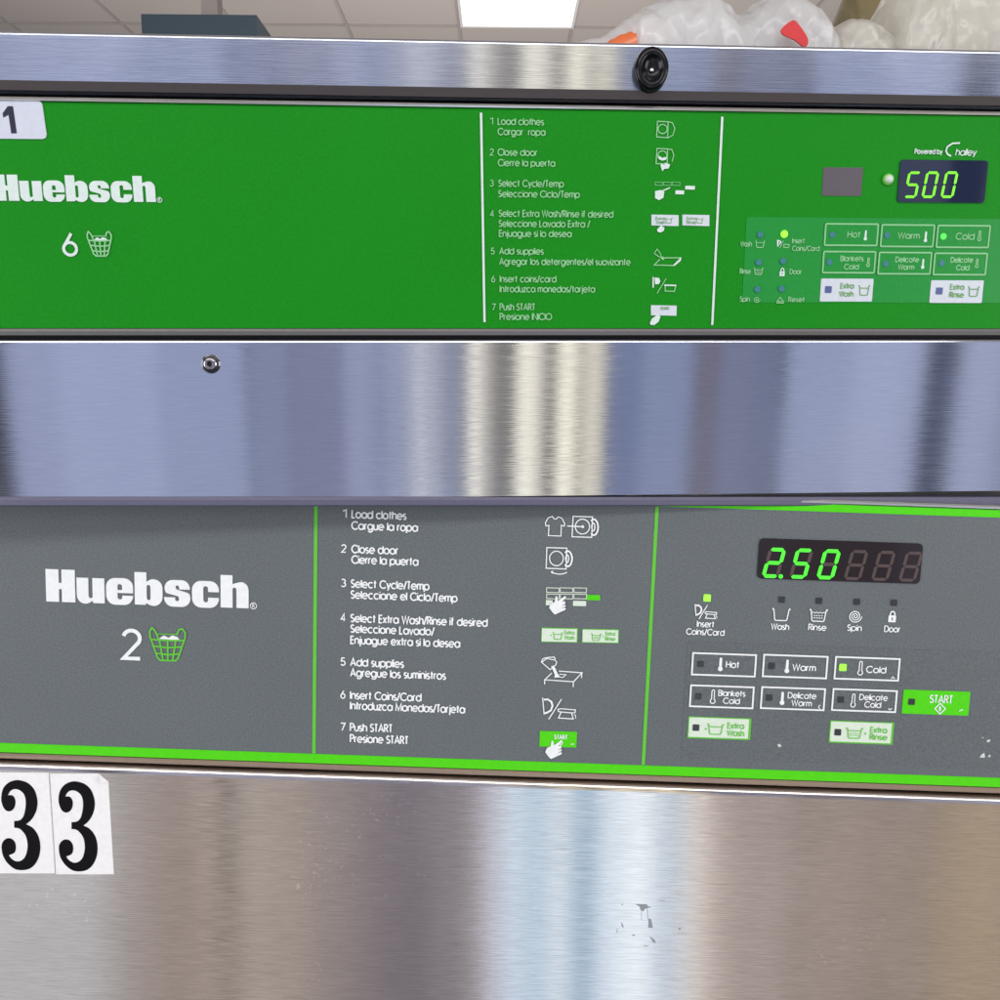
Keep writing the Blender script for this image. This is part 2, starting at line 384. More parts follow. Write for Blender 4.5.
def basket(M, parent, cx, cy, w, h, m, fill, lw):
    mb = MB(); k = M.mpp(cx, cy); o = M.P(cx, cy)
    def q(pts): return [(o[0] + p[0] * w * k, o[1] + p[1] * h * k) for p in pts]
    mb.poly(q([(-.25, .16), (-.1, .27), (.02, .2), (.12, .28), (.25, .24), (.33, .14)]), -.0004, 0, fill)
    L = lambda pts, ww=lw: mb.ribbon(q(pts), ww * k, -.0006, m)
    L([(-.47, .22), (-.28, -.42), (-.2, -.5), (.2, -.5), (.28, -.42), (.47, .22)])
    L([(-.45, .14), (0, .12), (.45, .14)]); L([(-.40, -.06), (0, -.1), (.40, -.06)]); L([(-.33, -.28), (0, -.32), (.33, -.28)])
    L([(-.22, .13), (-.13, -.5)]); L([(.22, .13), (.13, -.5)]); L([(0, .12), (0, -.5)])
    L([(-.26, .32), (.26, .32)], lw * .6)
    L([(-.47, .2), (-.48, .38), (-.42, .5), (-.34, .42), (-.27, .26), (-.25, .14)])
    L([(.47, .2), (.48, .38), (.40, .5), (.31, .47), (.25, .3)])
    return mb.build('basket_icon', parent)

SEG = {'a': 0, 'b': 1, 'c': 2, 'd': 3, 'e': 4, 'f': 5, 'g': 6}
DIG = {'0': 'abcdef', '2': 'abged', '5': 'afgcd', '8': 'abcdefg', ' ': ''}
def digit(M, parent, ch, x, yb, w, h, sl, t, lit, off, dot=False, y=-.0012):
    """x, yb: pixel of the digit's lower left; sizes in pixels"""
    mb = MB(); k = M.mpp(x, yb); o = M.P(x, yb); g = .35
    def bar(a, b, ins):
        a, b = Vector(a), Vector(b); d = (b - a).normalized(); n = Vector((-d.y, d.x)) * t / 2
        a = a + d * g; b = b - d * g; e = d * t * .5
        pts = [a, a + e - n, b - e - n, b, b - e + n, a + e + n]
        return [(o[0] + (p.x + sl * p.y / h) * k, o[1] + p.y * k) for p in pts]
    i = t / 2; A, B, Cc, D, E_, F_ = (i, h - i), (w - i, h - i), (w - i, h / 2), (w - i, i), (i, i), (i, h / 2)
    segs = {'a': (A, B), 'b': (B, Cc), 'c': (Cc, D), 'd': (E_, D), 'e': (F_, E_), 'f': (A, F_), 'g': (F_, Cc)}
    for s_, (p, q) in segs.items():
        on = s_ in DIG[ch]
        if on or off: mb.poly(bar(p, q, 0), y if on else y + .00015, y + .0005, lit if on else off)
    if dot:
        r = t * .62; mb.poly([(o[0] + (w + 2.2 + p[0]) * k, o[1] + (i + p[1]) * k) for p in arc(0, 0, r, r, 0, 340, 12)], y, y + .0005, lit)
    return mb.build('digit', parent)

def thermo(M, mb, cx, cy, h, m, filled, inner, y=-.0009):
    k = M.mpp(cx, cy); o = M.P(cx, cy); r = h * .17; s = h * .09
    out = arc(0, h / 2 - s, s, s, 0, 180, 6) + arc(0, -h / 2 + r, r, r, 125, 415, 14)
    pts = [(o[0] + p[0] * k, o[1] + p[1] * k) for p in out]
    if filled: mb.poly(pts, y, y + .0003, m)
    else: mb.ribbon(pts, 1.05 * k, y, m, True)
def tub(M, mb, cx, cy, w, h, m, lw=1.1, fill=False, y=-.0009, wave=True):
    k = M.mpp(cx, cy); o = M.P(cx, cy)
    q = lambda pts: [(o[0] + p[0] * w * k, o[1] + p[1] * h * k) for p in pts]
    mb.ribbon(q([(-.5, .42), (-.46, .5), (-.42, .42), (-.34, -.42), (-.28, -.5), (.28, -.5), (.34, -.42), (.42, .42), (.46, .5), (.5, .42)]), lw * k, y, m)
    if wave: mb.ribbon(q([(-.4, .2), (-.3, .28), (-.2, .2), (-.1, .28), (0, .2), (.1, .28), (.2, .2), (.3, .28), (.4, .2)]), lw * .7 * k, y, m)
    if fill:
        for r in (-.02, -.22):
            for c in (-.22, -.08, .06, .2): mb.ribbon(q([(c - .04, r), (c + .05, r)]), lw * .8 * k, y, m)
def lock(M, mb, cx, cy, h, m, hole, y=-.0008):
    k = M.mpp(cx, cy); o = M.P(cx, cy); w = h * .62
    q = lambda pts: [(o[0] + p[0] * k, o[1] + p[1] * k) for p in pts]
    mb.poly(q(rrect(-w / 2, -h / 2, w / 2, h * .08, h * .06)), y, y + .0003, m)
    mb.ribbon(q([(-w * .3, 0)] + arc(0, h * .22, w * .3, h * .2, 180, 0, 8) + [(w * .3, 0)]), h * .11 * k, y, m)
    mb.poly(q(rrect(-h * .05, -h * .34, h * .05, -h * .08, h * .04)), y - .0001, y, hole)
def spiral(M, mb, cx, cy, r, m, lw, turns=3, y=-.0009):
    k = M.mpp(cx, cy); o = M.P(cx, cy); n = turns * 18
    mb.ribbon([(o[0] + r * k * (i / n) * math.cos(i / 18 * 2 * math.pi), o[1] + r * k * (i / n) * math.sin(i / 18 * 2 * math.pi)) for i in range(2, n + 1)], lw * k, y, m)
def zoomer(s, ox, oy): return lambda pts: [(ox + x / s, oy + y / s) for x, y in pts]
HAND = [(150, 775), (148, 790), (172, 822), (190, 840), (268, 805), (277, 795), (262, 786), (276, 772), (263, 765), (272, 750), (268, 738), (246, 742), (279, 706), (270, 697), (213, 736), (210, 703), (197, 698), (188, 745), (165, 752)]
hand_px = zoomer(7.692, 530, 505)(HAND)
def hand(M, mb, dx, dy, m, sc=1.0, y=-.0011):
    cx, cy = 555, 605
    pts = [(cx + (p[0] - cx) * sc + dx, cy + (p[1] - cy) * sc + dy) for p in hand_px]
    mb.poly(M.pp(pts), y, y + .0003, m)
    k = M.mpp(*pts[0])
    for a, b in (((249, 765), (262, 765)), ((248, 786), (262, 786))):
        q = [(cx + (530 + x / 7.692 - cx) * sc + dx, cy + (505 + z / 7.692 - cy) * sc + dy) for x, z in (a, b)]
        mb.ribbon(M.pp(q), .45 * k, y - .0002, 'dark_led')

def led(M, parent, cx, cy, size, m, round_=False, name='indicator_light', y=-.0011):
    mb = MB(); k = M.mpp(cx, cy); o = M.P(cx, cy); h = size / 2 * k
    if round_: pts = [(o[0] + p[0], o[1] + p[1]) for p in arc(0, 0, h, h, 0, 340, 17)]
    else: pts = rrect(o[0] - h, o[1] - h, o[0] + h, o[1] + h, h * .25, 3)
    mb.poly(pts, y, y + .0004, m); return mb.build(name, parent)

exec_parts = []
# ================================================================== GREEN MACHINE (upper)
m1 = Machine('washing_machine', 'washer with bright green control panel, steel front with bluish reflections in its colour and black lid knob', .575, 11.0, 3.4, .65)
XL, XR = -.44, .44
v = m1.V2
z_lid = v((10, 34), (989, 50)); z_lidb = v((10, 85), (989, 96.5)); z_bev = v((10, 91.7), (989, 105))
z_gap = v((10, 95), (989, 112)); z_gt = v((10, 101), (989, 115.5)); z_gb = v((10, 325.5), (989, 332)); z_tb = v((10, 331.5), (989, 338.5))
z_st = v((10, 335), (989, 342.5)); z_bot = m1.P(500, 496)[1]; z_rail = m1.P(500, 505.5)[1]
r = m1.root
# cabinet behind the fascias
MB().box(XL + .006, XR - .006, .014, .66, z_bot + .03, z_bev - .002, 'side_steel').build('cabinet', r)
MB().box(XL + .01, XR - .01, .006, .013, z_bot + .032, z_bev - .003, 'gap_black').build('panel_recess', r)
lid = MB(); pr = [(.60, z_lid)] + edge_roll(-.004, z_lid, .0022) + [(-.004, z_lidb)] + [(-.0015, z_bev), (.60, z_bev)]
lid.profile(pr, XL - .004, XR + .004, 'lid_steel')
lid_o = lid.build('lid', r, fix=True)
bev = MB(); bev.profile([(-.0042, z_lidb + .0003), (-.0018, z_bev - .0001), (-.0014, z_bev + .001), (-.0038, z_lidb + .0006)], XL - .004, XR + .004, 'bevel_brown'); bev.build('lid_lip', lid_o, fix=True)
kx, kz = m1.P(650.8, 70, .006); k = m1.mpp(650, 70)
kn = MB(); rr = 17 * k
kn.lathe((kx, kz), [(rr, -.0040), (rr, -.0075), (rr * .96, -.0095), (rr * .86, -.0108), (rr * .70, -.0112), (rr * .58, -.0105), (rr * .5, -.0088), (rr * .2, -.0080)], 'rubber', 48, 1, 1.22)
kno = kn.build('lid_knob', r, smooth=True, fix=True)
MB().lathe((kx, kz - .0008), [(.0014, -.0078), (.0013, -.0092), (.0006, -.0097)], 'screw_metal', 16).build('knob_rivet', kno, smooth=True, fix=True)

pan = MB(); pan.profile([(.004, z_gb)] + [(0, z_gb + .0003), (0, z_gt - .0003), (.004, z_gt)], XL, XR, 'green_paint'); pan1 = pan.build('control_panel', r, fix=True)
t_ = MB(); t_.profile([(.004, z_gap)] + [(-.0012, z_gap - .0006), (-.0020, z_gap - .0018), (-.0016, z_gt), (.004, z_gt)], XL, XR, 'trim_steel'); t_.build('panel_trim', r, fix=True)
t_ = MB(); t_.profile([(.004, z_gb), (-.0012, z_gb), (-.0020, z_gb - .0015), (-.0012, z_tb), (.004, z_tb)], XL, XR, 'grey_trim'); t_.build('panel_trim', r, fix=True)
fp = MB(); fp.profile([(.006, z_st)] + edge_roll(-.001, z_st, .0028) + [(-.001, z_bot), (.006, z_bot)], XL, XR, 'blue_reflection_steel'); fp1 = fp.build('front_panel', r, fix=True)
ra, rb = m1.P(10, 497), m1.P(989, 497); sl_ = (rb[1] - ra[1]) / (rb[0] - ra[0]); dA, dB = sl_ * XL, sl_ * XR
rl = MB(); rl.profile([(.006, z_bot - .0004), (-.0022, z_bot - .0004), (-.0032, z_bot - .002), (-.0032, z_rail + .001), (-.0022, z_rail), (.006, z_rail)], XL, XR, 'rail', dA, dB); rl.build('divider_rail', r, fix=True)  # rail standing for the blurred divider band between the two views
sx, sz = m1.P(210.5, 364, .002); k = m1.mpp(210, 364); q = 9.2 * k
sc = MB(); sc.lathe((sx, sz), [(q * 1.06, -.00105), (q, -.0012), (q * .97, -.0022), (q * .82, -.0036), (q * .58, -.0046), (q * .34, -.0049), (q * .30, -.0048), (q * .27, -.0030)], 'screw_dark', 36)
sco = sc.build('screw', r, smooth=True, fix=True)
MB().poly([(sx + p[0], sz + p[1]) for p in arc(0, 0, q * .27, q * .27, 0, 300, 5)], -.0034, -.0026, 'gap_black').build('screw_socket', sco)
# sticker with the end of a number
st = MB(); a0 = m1.P(-30, 101.5); pts = m1.pp([(-32, 101), (39, 101), (41.5, 102.5), (42.8, 105), (47, 135), (46, 138), (43, 139.3), (-32, 138.5)])
st.poly(pts, -.0007, 0, 'sticker_bluish'); sto = st.build('number_sticker', r, 'white number sticker at the corner of the green panel')
nm = MB(); nm.poly(m1.pp([(8.5, 106.5), (13.6, 106.5), (17.4, 133.6), (12, 133.8), (9.2, 115), (4, 118), (3.4, 113.5)]), -.0009, -.0007, 'navy_ink')
nm.build('numeral', sto)
logo(m1, pan1, (-3, 200.8), (156.2, 202), 25.6, 'soft_white_ink')
nm = MB(); m1.text(nm, '6', 64.6, 255.2, 77.6, 21, 'soft_white_ink', 3.0); nm.build('capacity_numeral', pan1)
basket(m1, pan1, 100.3, 244, 25, 24, 'pale_green_ink', 'soft_white_ink', 1.5)
dv = MB(); m1.line(dv, [(481, 113), (484.5, 322)], 2.3, 'soft_white_ink'); dv.build('divider_line', pan1)
dv = MB(); m1.line(dv, [(722, 117), (712, 325)], 2.3, 'soft_white_ink'); dv.build('divider_line', pan1)
T1 = [('1', 490, 124.5, [('Load clothes', 498, 124.7, 543.6), ('Cargar  ropa', 498, 135, 545)]),
      ('2', 490, 155.3, [('Close door', 498, 155.5, 537), ('Cierre la puerta', 498.2, 166, 554.8)]),
      ('3', 490, 186.3, [('Select Cycle/Temp', 498.6, 186.5, 563.6), ('Seleccione Ciclo/Temp', 498.6, 197, 579.7)]),
      ('4', 490.5, 216.6, [('Select Extra Wash/Rinse if desired', 499, 216.6, 613.5), ('Seleccione Lavado Extra /', 499, 226.7, 590), ('Enjuague si lo desea', 499.3, 236.6, 571.4)]),
      ('5', 491, 254.2, [('Add supplies', 499.6, 254.2, 543.3), ('Agregar los detergentes/el suavizante', 499.6, 264.6, 631)]),
      ('6', 491.5, 282, [('Insert coins/card', 500, 282, 556), ('Introduzca monedas/tarjeta', 500, 292, 595)]),
      ('7', 492, 310, [('Push START', 500, 310, 534.7), ('Presione INICIO', 500, 319.7, 551.6)])]
for num, nx, ny, lines in T1:
    mb = MB(); m1.text(mb, num, nx, ny, nx + 3.3, 5.8, 'pale_green_ink', 1.0)
    for t, xl, yb, xr in lines: m1.text(mb, t, xl, yb, xr, 6.0, 'pale_green_ink', 1.12)
    mb.build('instruction_text', pan1)
Z = zoomer(4.167, 640, 100)
def icon(name='instruction_icon', parent=None, M=None, draw=None, label=None):
    mb = MB(); draw(mb); return mb.build(name, parent, label)
PG, SW = 'pale_green_ink', 'soft_white_ink'
def ic1(mb):
    m1.line(mb, Z([(72, 90), (116, 92), (114, 158), (68, 155)]), 1.1, PG, closed=True); m1.line(mb, Z(arc(93, 122, 19, 19, 0, 340, 14)), 1.1, PG, closed=True)
    m1.line(mb, Z([(118, 92), (134, 96), (144, 120), (136, 148), (116, 158)]), 1.0, PG)
def ic2(mb):
    m1.line(mb, Z([(70, 203), (114, 205), (112, 268), (66, 266)]), 1.1, PG, closed=True); m1.line(mb, Z(arc(92, 232, 19, 19, 0, 340, 14)), 1.1, PG, closed=True)
    m1.line(mb, Z([(117, 205), (132, 208), (140, 232), (132, 258)]), 1.0, PG)
    mb.poly(m1.pp(Z([(76, 232), (90, 242), (110, 238), (108, 250), (92, 254), (78, 248)])), -.0009, 0, SW)
    mb.poly(m1.pp(Z([(92, 298), (84, 272), (90, 266), (100, 272), (104, 262), (124, 270), (118, 286), (100, 288)])), -.0009, 0, SW)
def ic3(mb):
    for x in (62, 98, 134): m1.line(mb, Z([(x, 343), (x + 32, 344), (x + 31, 357), (x, 356)]), .6, 'faint_green_ink', closed=True)
    m1.line(mb, Z([(80, 385), (124, 366)]), 1.2, SW)
    mb.poly(m1.pp(Z([(62, 380), (86, 376), (100, 384), (96, 408), (78, 418), (62, 410)])), -.0009, 0, SW)
    mb.poly(m1.pp(Z([(147, 377), (183, 378), (182, 394), (146, 393)])), -.0007, 0, SW); mb.poly(m1.pp(Z([(188, 358), (228, 359), (227, 374), (187, 373)])), -.0007, 0, SW)
def ic4(mb):
    for x0, x1 in ((47, 160), (176, 288)):
        mb.poly(m1.pp(Z([(x0, 478), (x1, 480), (x1, 526), (x0, 523)])), -.0006, 0, 'grey_white_label')
        a = Z([(x0 + 18, 500), (x0 + 92, 500), (x0 + 18, 516)])
        m1.text(mb, 'Extra', a[0][0], a[0][1], a[0][0] + 9, 2.6, 'dark_green_ink', .45, -.0009); m1.text(mb, 'Wash' if x0 < 100 else 'Rinse', a[2][0], a[2][1], a[2][0] + 9, 2.6, 'dark_green_ink', .45, -.0009)
        tub(m1, mb, a[1][0] - 5, a[1][1] + .6, 7, 5, 'dark_green_ink', .5)
    mb.poly(m1.pp(Z([(70, 540), (86, 524), (100, 532), (98, 546), (84, 553), (72, 550)])), -.0009, -.0002, SW)
def ic5(mb):
    m1.line(mb, Z([(58, 640), (70, 622), (82, 636), (90, 660), (76, 652), (58, 640)]), .9, PG)
    mb.poly(m1.pp(Z([(84, 652), (98, 654), (100, 668), (90, 666)])), -.0008, 0, PG)
    m1.line(mb, Z([(98, 658), (168, 658), (138, 690), (58, 688), (82, 664)]), 1.2, PG); m1.line(mb, Z([(168, 658), (166, 668), (140, 690)]), 1.6, SW)
def ic6(mb):
    m1.line(mb, Z([(54, 738), (54, 782)]), 1.4, SW); mb.poly(m1.pp(Z([(60, 740), (78, 742), (84, 756), (76, 768), (62, 768)])), -.0008, 0, SW)
    m1.line(mb, Z([(108, 744), (70, 806)]), .9, PG); m1.line(mb, Z([(104, 772), (148, 774), (142, 798), (104, 796)]), 1.1, PG, closed=True); m1.line(mb, Z([(100, 772), (150, 773)]), 1.4, SW)
def ic7(mb):
    mb.poly(m1.pp(Z([(45, 855), (152, 857), (151, 899), (45, 897)])), -.0006, 0, 'grey_white_label')
    a = Z([(84, 874)])[0]; m1.text(mb, 'START', a[0], a[1], a[0] + 8.5, 2.6, 'dark_green_ink', .5, -.0009)
    mb.poly(m1.pp(Z([(40, 930), (48, 912), (72, 894), (84, 902), (76, 924), (58, 938), (44, 937)])), -.0010, -.0002, SW)
for d in (ic1, ic2, ic3, ic4, ic5, ic6, ic7): icon(parent=pan1, draw=d)

# membrane with the keys; its lighter green paints in a reflection
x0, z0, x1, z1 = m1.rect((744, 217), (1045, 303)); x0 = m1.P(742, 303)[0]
MB().poly(rrect(x0, z0, x1, z1, .002), -.0003, 0, 'membrane_sheen_green').build('key_membrane', r)
# readout
x0, z0, x1, z1 = m1.rect((900, 159.8), (983.5, 203.2))
ds = MB(); ds.poly(rrect(x0, z0, x1, z1, .0022), -.0009, 0, 'blue_reflection_glass'); dso = ds.build('display', r)
for ch, x in (('5', 902.5), ('0', 920.3), ('0', 939.3)): digit(m1, dso, ch, x, 198.2, 12.8, 24.5, 3.2, 2.3, 'lit_lime', None)
x0, z0, x1, z1 = m1.rect((823.2, 167.3), (860.8, 196.2))
MB().poly(rrect(x0, z0, x1, z1, .0006), -.0004, 0, 'grey_window').build('sensor_window', r)
c = m1.P(887.7, 179.6); k = m1.mpp(887, 180)
MB().lathe(c, [(5.6 * k, -.0002), (5.5 * k, -.0012), (4.4 * k, -.0018)], 'line_green', 24).build('lens_ring', r, fix=True)
MB().lathe(c, [(4.3 * k, -.0015), (3.8 * k, -.0028), (2.2 * k, -.0036), (.6 * k, -.0038)], 'lens_white', 24).build('card_reader_lens', r, smooth=True, fix=True)
mb = MB(); m1.text(mb, 'Powered by', 914.4, 153.8, 941.5, 4.2, SW, .85)
m1.line(mb, [(959.4, 143.2), (952, 143.6), (946.8, 147), (945.4, 151), (947, 154.5), (950.5, 156.3)], 1.5, SW)
m1.text(mb, 'halley', 955, 155.4, 975, 5.8, SW, .9, slant=.15); mb.build('maker_lettering', pan1)
# keys
def key1(a, b, led_at, led_m, sq, texts, th, fill=None, name='button', tubat=None, ink='pale_green_ink', kind=None, lab=None):
    x0, z0, x1, z1 = m1.rect(a, b); k = m1.mpp(*a)
    bt = MB(); bt.poly(rrect(x0, z0, x1, z1, .0007), -.0007, -.0002, fill or 'membrane_sheen_green'); o = bt.build(name, r, lab)
    mb = MB()
    if not fill: mb.ribbon(rrect(x0 + .0007, z0 + .0007, x1 - .0007, z1 - .0007, .0007), 1.5 * k, -.0009, ink, True)
    for t, xl, yb, xr, cap in texts: m1.text(mb, t, xl, yb, xr, cap, ink, .95, -.0009)
    if th: thermo(m1, mb, th[0], th[1], th[2], 'soft_white_ink' if th[3] else ink, th[3], None, -.0009)
    if tubat: tub(m1, mb, *tubat, ink, .9)
    mb.build('button_label', o)
    if led_at: led(m1, o, *led_at, led_m, not sq)
key1((824.3, 222.8), (877, 246.8), (831.9, 234.9, 6), 'blue_led', 0, [('Hot', 847, 237.4, 859.2, 5.5)], (865, 235.5, 9.5, 1))
key1((880.6, 223.8), (932.9, 248), (886.6, 235.5, 6), 'blue_led', 0, [('Warm', 897.4, 238.6, 918.4, 5.5)], (925, 237, 10, 1))
key1((936.5, 224.5), (988.2, 248.8), (942.7, 236.6, 6), 'lit_led_green', 0, [('Cold', 955, 239.5, 973, 5.8)], (978.6, 236, 9, 0), lab='cold wash key with its green light on')
key1((822.4, 250.5), (874.4, 274.1), (828.8, 262.4, 6), 'blue_led', 0, [('Blankets', 840, 261, 862.5, 4.6), ('Cold', 843.5, 269.2, 857.7, 4.6)], (867.5, 262.5, 8, 0))
key1((878, 251.4), (930, 275.2), (885, 263.8, 6), 'blue_led', 0, [('Delicate', 894.8, 262, 917.8, 4.6), ('Warm', 897.4, 269.6, 913, 4.6)], (922.3, 264, 9.5, 1))
key1((933.5, 252.2), (985.3, 276), (941, 263.3, 6), 'blue_led', 0, [('Delicate', 950, 262.4, 971.8, 4.6), ('Cold', 955.5, 270.2, 968, 4.6)], (976, 263.5, 8, 0))
key1((820.9, 278.6), (871.4, 301.6), (827.7, 289.6, 6.4), 'navy_led', 1, [('Extra', 840, 288.4, 852.8, 4.8), ('Wash', 838.7, 296.4, 852.3, 4.8)], None, 'grey_white_label', tubat=(863.4, 290.5, 11, 9), ink='dark_green_ink')
key1((930.8, 280.3), (981, 303), (938.5, 291, 6.4), 'navy_led', 1, [('Extra', 949.5, 289.6, 962.8, 4.8), ('Rinse', 948.7, 297.3, 962.5, 4.8)], None, 'grey_white_label', tubat=(972.7, 291.6, 11, 9), ink='dark_green_ink')
for x, y, mm in ((759.8, 234.8, 'blue_led'), (783.8, 234.2, 'lit_led'), (758.2, 262.4, 'blue_led'), (782.6, 261.2, 'blue_led'), (757, 289.4, 'blue_led'), (781.2, 288.8, 'blue_led')):
    led(m1, r, x, y, 7.2 if mm == 'lit_led' else 6.2, mm, True, name='status_light')
def stat1(texts, dr):
    mb = MB()
    for t, xl, yb, xr in texts: m1.text(mb, t, xl, yb, xr, 4.4, PG, .85, -.0007)
    dr(mb); mb.build('status_label', r)
stat1([('Wash', 740.2, 246.4, 751)], lambda mb: tub(m1, mb, 759.6, 244.4, 9.5, 6, PG, .9, y=-.0007))
stat1([('Insert', 791.8, 243.2, 803.8), ('Coins/Card', 791.8, 250.8, 818.6)], lambda mb: (m1.line(mb, [(777.4, 240), (777.6, 246.5)], 1.5, SW), m1.line(mb, [(778, 240.4), (780.6, 242), (779, 244.6)], 1.1, SW), m1.line(mb, [(783, 240.5), (779.6, 248)], .7, PG), m1.line(mb, [(783.5, 244.3), (789, 244.8), (788, 247.8), (783.4, 247.4)], .9, PG, closed=True)))
stat1([('Rinse', 739.6, 273.6, 750)], lambda mb: tub(m1, mb, 758, 271.4, 9.5, 6, PG, .9, True, -.0007))
stat1([('Door', 789.4, 274, 800.8)], lambda mb: lock(m1, mb, 781.8, 272, 8, SW, 'membrane_sheen_green'))
stat1([('Spin', 739.6, 301.4, 749)], lambda mb: spiral(m1, mb, 756.4, 299.6, 3.2, PG, .7, 2, -.0007))
stat1([('Reset', 788, 301.8, 803.8)], lambda mb: (m1.line(mb, [(776, 303), (783.6, 303)], 1, PG), m1.line(mb, [(776.6, 301.6), (779.8, 297.4), (783, 301.6)], .9, PG, closed=True)))

# ================================================================== GREY MACHINE (lower)
m2 = Machine('washing_machine', 'washer with grey control panel edged lime green, steel front and two 3 stickers', .588, 6.7, -.3, -1.92)
r = m2.root; v = m2.V2
z_top = v((660, 494.6), (989, 504.6)); z_sTt = v((660, 498.5), (989, 508.4)); z_sTb = v((660, 507), (989, 516.4))
z_g1 = v((10, 741.8), (985, 778.5)); z_g2 = v((10, 752.2), (985, 787.6)); z_b = v((10, 757), (985, 793.3)); z_s = v((10, 759.3), (985, 796.3)); z_end = m2.P(500, 1000)[1] - .09
MB().box(XL + .006, XR - .006, .014, .66, z_end - .0, z_top, 'side_steel').build('cabinet', r)
MB().box(XL + .01, XR - .01, .006, .013, z_end + .01, z_top - .004, 'gap_black').build('panel_recess', r)
tp = MB(); tp.profile([(.013, z_top), (-.001, z_top), (-.002, z_top - .001), (-.002, z_sTt + .0004), (.0, z_sTt), (.013, z_sTt)], XL, XR, 'trim_steel'); tp.build('panel_trim', r, fix=True)
pan = MB(); pan.profile([(.004, z_g2), (0, z_g2 + .0003), (0, z_sTt - .0003), (.004, z_sTt)], XL, XR, 'grey_paint'); pan2 = pan.build('control_panel', r, fix=True)
for za, zb in ((z_sTb, z_sTt - .0004), (z_g2 + .0004, z_g1)):
    MB().poly([(XL + .001, za), (XR - .001, za), (XR - .001, zb), (XL + .001, zb)], -.0004, 0, 'bright_green').build('green_border', pan2)
for a, b in (((316, 508), (314, 752)), ((657, 508), (643, 767))):
    dv = MB(); p, q = m2.P(*a), m2.P(*b); xm = (p[0] + q[0]) / 2; w = 1.75 * m2.mpp(*a); dx = (p[0] - q[0]) / (p[1] - q[1])
    dv.poly([(q[0] - w + dx * (z_g1 + .0003 - q[1]), z_g1 + .0003), (q[0] + w + dx * (z_g1 + .0003 - q[1]), z_g1 + .0003), (p[0] + w + dx * (z_sTb - p[1]), z_sTb - .0003), (p[0] - w + dx * (z_sTb - p[1]), z_sTb - .0003)], -.0004, 0, 'line_green'); dv.build('divider_line', pan2)
tb = MB(); tb.profile([(.004, z_g2), (-.0010, z_g2), (-.0022, z_g2 - .0012), (-.0022, z_b + .0010), (-.001, z_b), (.004, z_b)], XL, XR, 'beige_trim'); tb.build('panel_trim', r, fix=True)
fp = MB(); fp.profile([(.006, z_s)] + edge_roll(-.003, z_s, .0055, 1, 10) + [(-.003, z_end), (.006, z_end)], XL, XR, 'warm_reflection_steel'); fp2 = fp.build('front_panel', r, fix=True)
fp2['label'] = 'brushed steel front, warm reflections in its colour, with a rolled upper edge'
logo(m2, pan2, (46.8, 601.2), (248.8, 608.4), 32.8, 'white_ink')
nm = MB(); m2.text(nm, '2', 124, 658.2, 140.5, 29.2, 'white_ink', 3.9); nm.build('capacity_numeral', pan2)
basket(m2, pan2, 168, 644.2, 37, 33, 'line_green', 'white_ink', 1.7)
T2 = [('1', 343, 517.3, [('Load clothes', 352.2, 517.6, 406), ('Cargue la ropa', 352, 529, 417.5)]),
      ('2', 341.8, 552, [('Close door', 352, 552.5, 398), ('Cierre la puerta', 352, 563, 418)]),
      ('3', 341.5, 586.4, [('Select Cycle/Temp', 351.4, 587, 429), ('Seleccione el Ciclo/Temp', 351.2, 598, 457)]),
      ('4', 341.2, 620.8, [('Select Extra Wash/Rinse if desired', 351, 621.5, 487), ('Seleccione Lavado/', 351, 632, 434), ('Enjuague extra si lo desea', 351, 643.3, 459.6)]),
      ('5', 341, 665, [('Add supplies', 350.8, 665.4, 403.6), ('Agregue los suministros', 350.8, 675.8, 445.5)]),
      ('6', 341, 697.8, [('Insert Coins/Card', 350.6, 698.4, 421), ('Introduzca Monedas/Tarjeta', 350.6, 708.8, 464.5)]),
      ('7', 341, 730, [('Push START', 350.5, 730.4, 392), ('Presione START', 350.5, 741.6, 408)])]
for num, nx, ny, lines in T2:
    mb = MB(); m2.text(mb, num, nx, ny, nx + 4.2, 7.6, 'white_ink', 1.3)
    for t, xl, yb, xr in lines: m2.text(mb, t, xl, yb, xr, 7.6, 'white_ink', 1.5)
    mb.build('instruction_text', pan2)
W = 'white_ink'; Z3 = zoomer(7.692, 530, 505); Z4 = zoomer(6.667, 530, 615)
def jc1(mb):
    m2.line(mb, Z3([(172, 86), (185, 106), (204, 106), (216, 90), (246, 102), (267, 145), (263, 162), (240, 155), (238, 238), (141, 234), (146, 156), (122, 160), (118, 136), (140, 98)]), 1.0, W, closed=True)
    m2.line(mb, Z3([(285, 160), (400, 166)]), 1.2, W); mb.poly(m2.pp(Z3(arc(405, 166, 11, 11, 0, -340, 10))), -.0010, 0, W)
    m2.line(mb, Z3([(331, 86), (480, 91), (474, 248), (323, 243)]), 1.1, W, closed=True); m2.line(mb, Z3(arc(403, 165, 55, 57, 0, 345, 22)), 1.1, W, closed=True)
    m2.line(mb, Z3(arc(490, 170, 33, 61, 130, -130, 16)), 1.7, W); m2.line(mb, Z3(arc(486, 168, 12, 30, 0, 345, 14)), 1.2, W, closed=True)
def jc2(mb):
    m2.line(mb, Z3([(129, 326), (283, 331), (277, 491), (124, 485)]), 1.1, W, closed=True); m2.line(mb, Z3(arc(203, 410, 53, 56, 0, 345, 22)), 1.1, W, closed=True)
    m2.line(mb, Z3(arc(290, 412, 33, 59, 130, -130, 16)), 1.7, W); m2.line(mb, Z3(arc(286, 411, 12, 30, 0, 345, 14)), 1.2, W, closed=True)
    m2.line(mb, Z3([(163, 514), (195, 526), (225, 531), (255, 528), (284, 516)]), 1.1, W); m2.line(mb, Z3([(178, 506), (162, 513), (174, 526)]), .9, W)
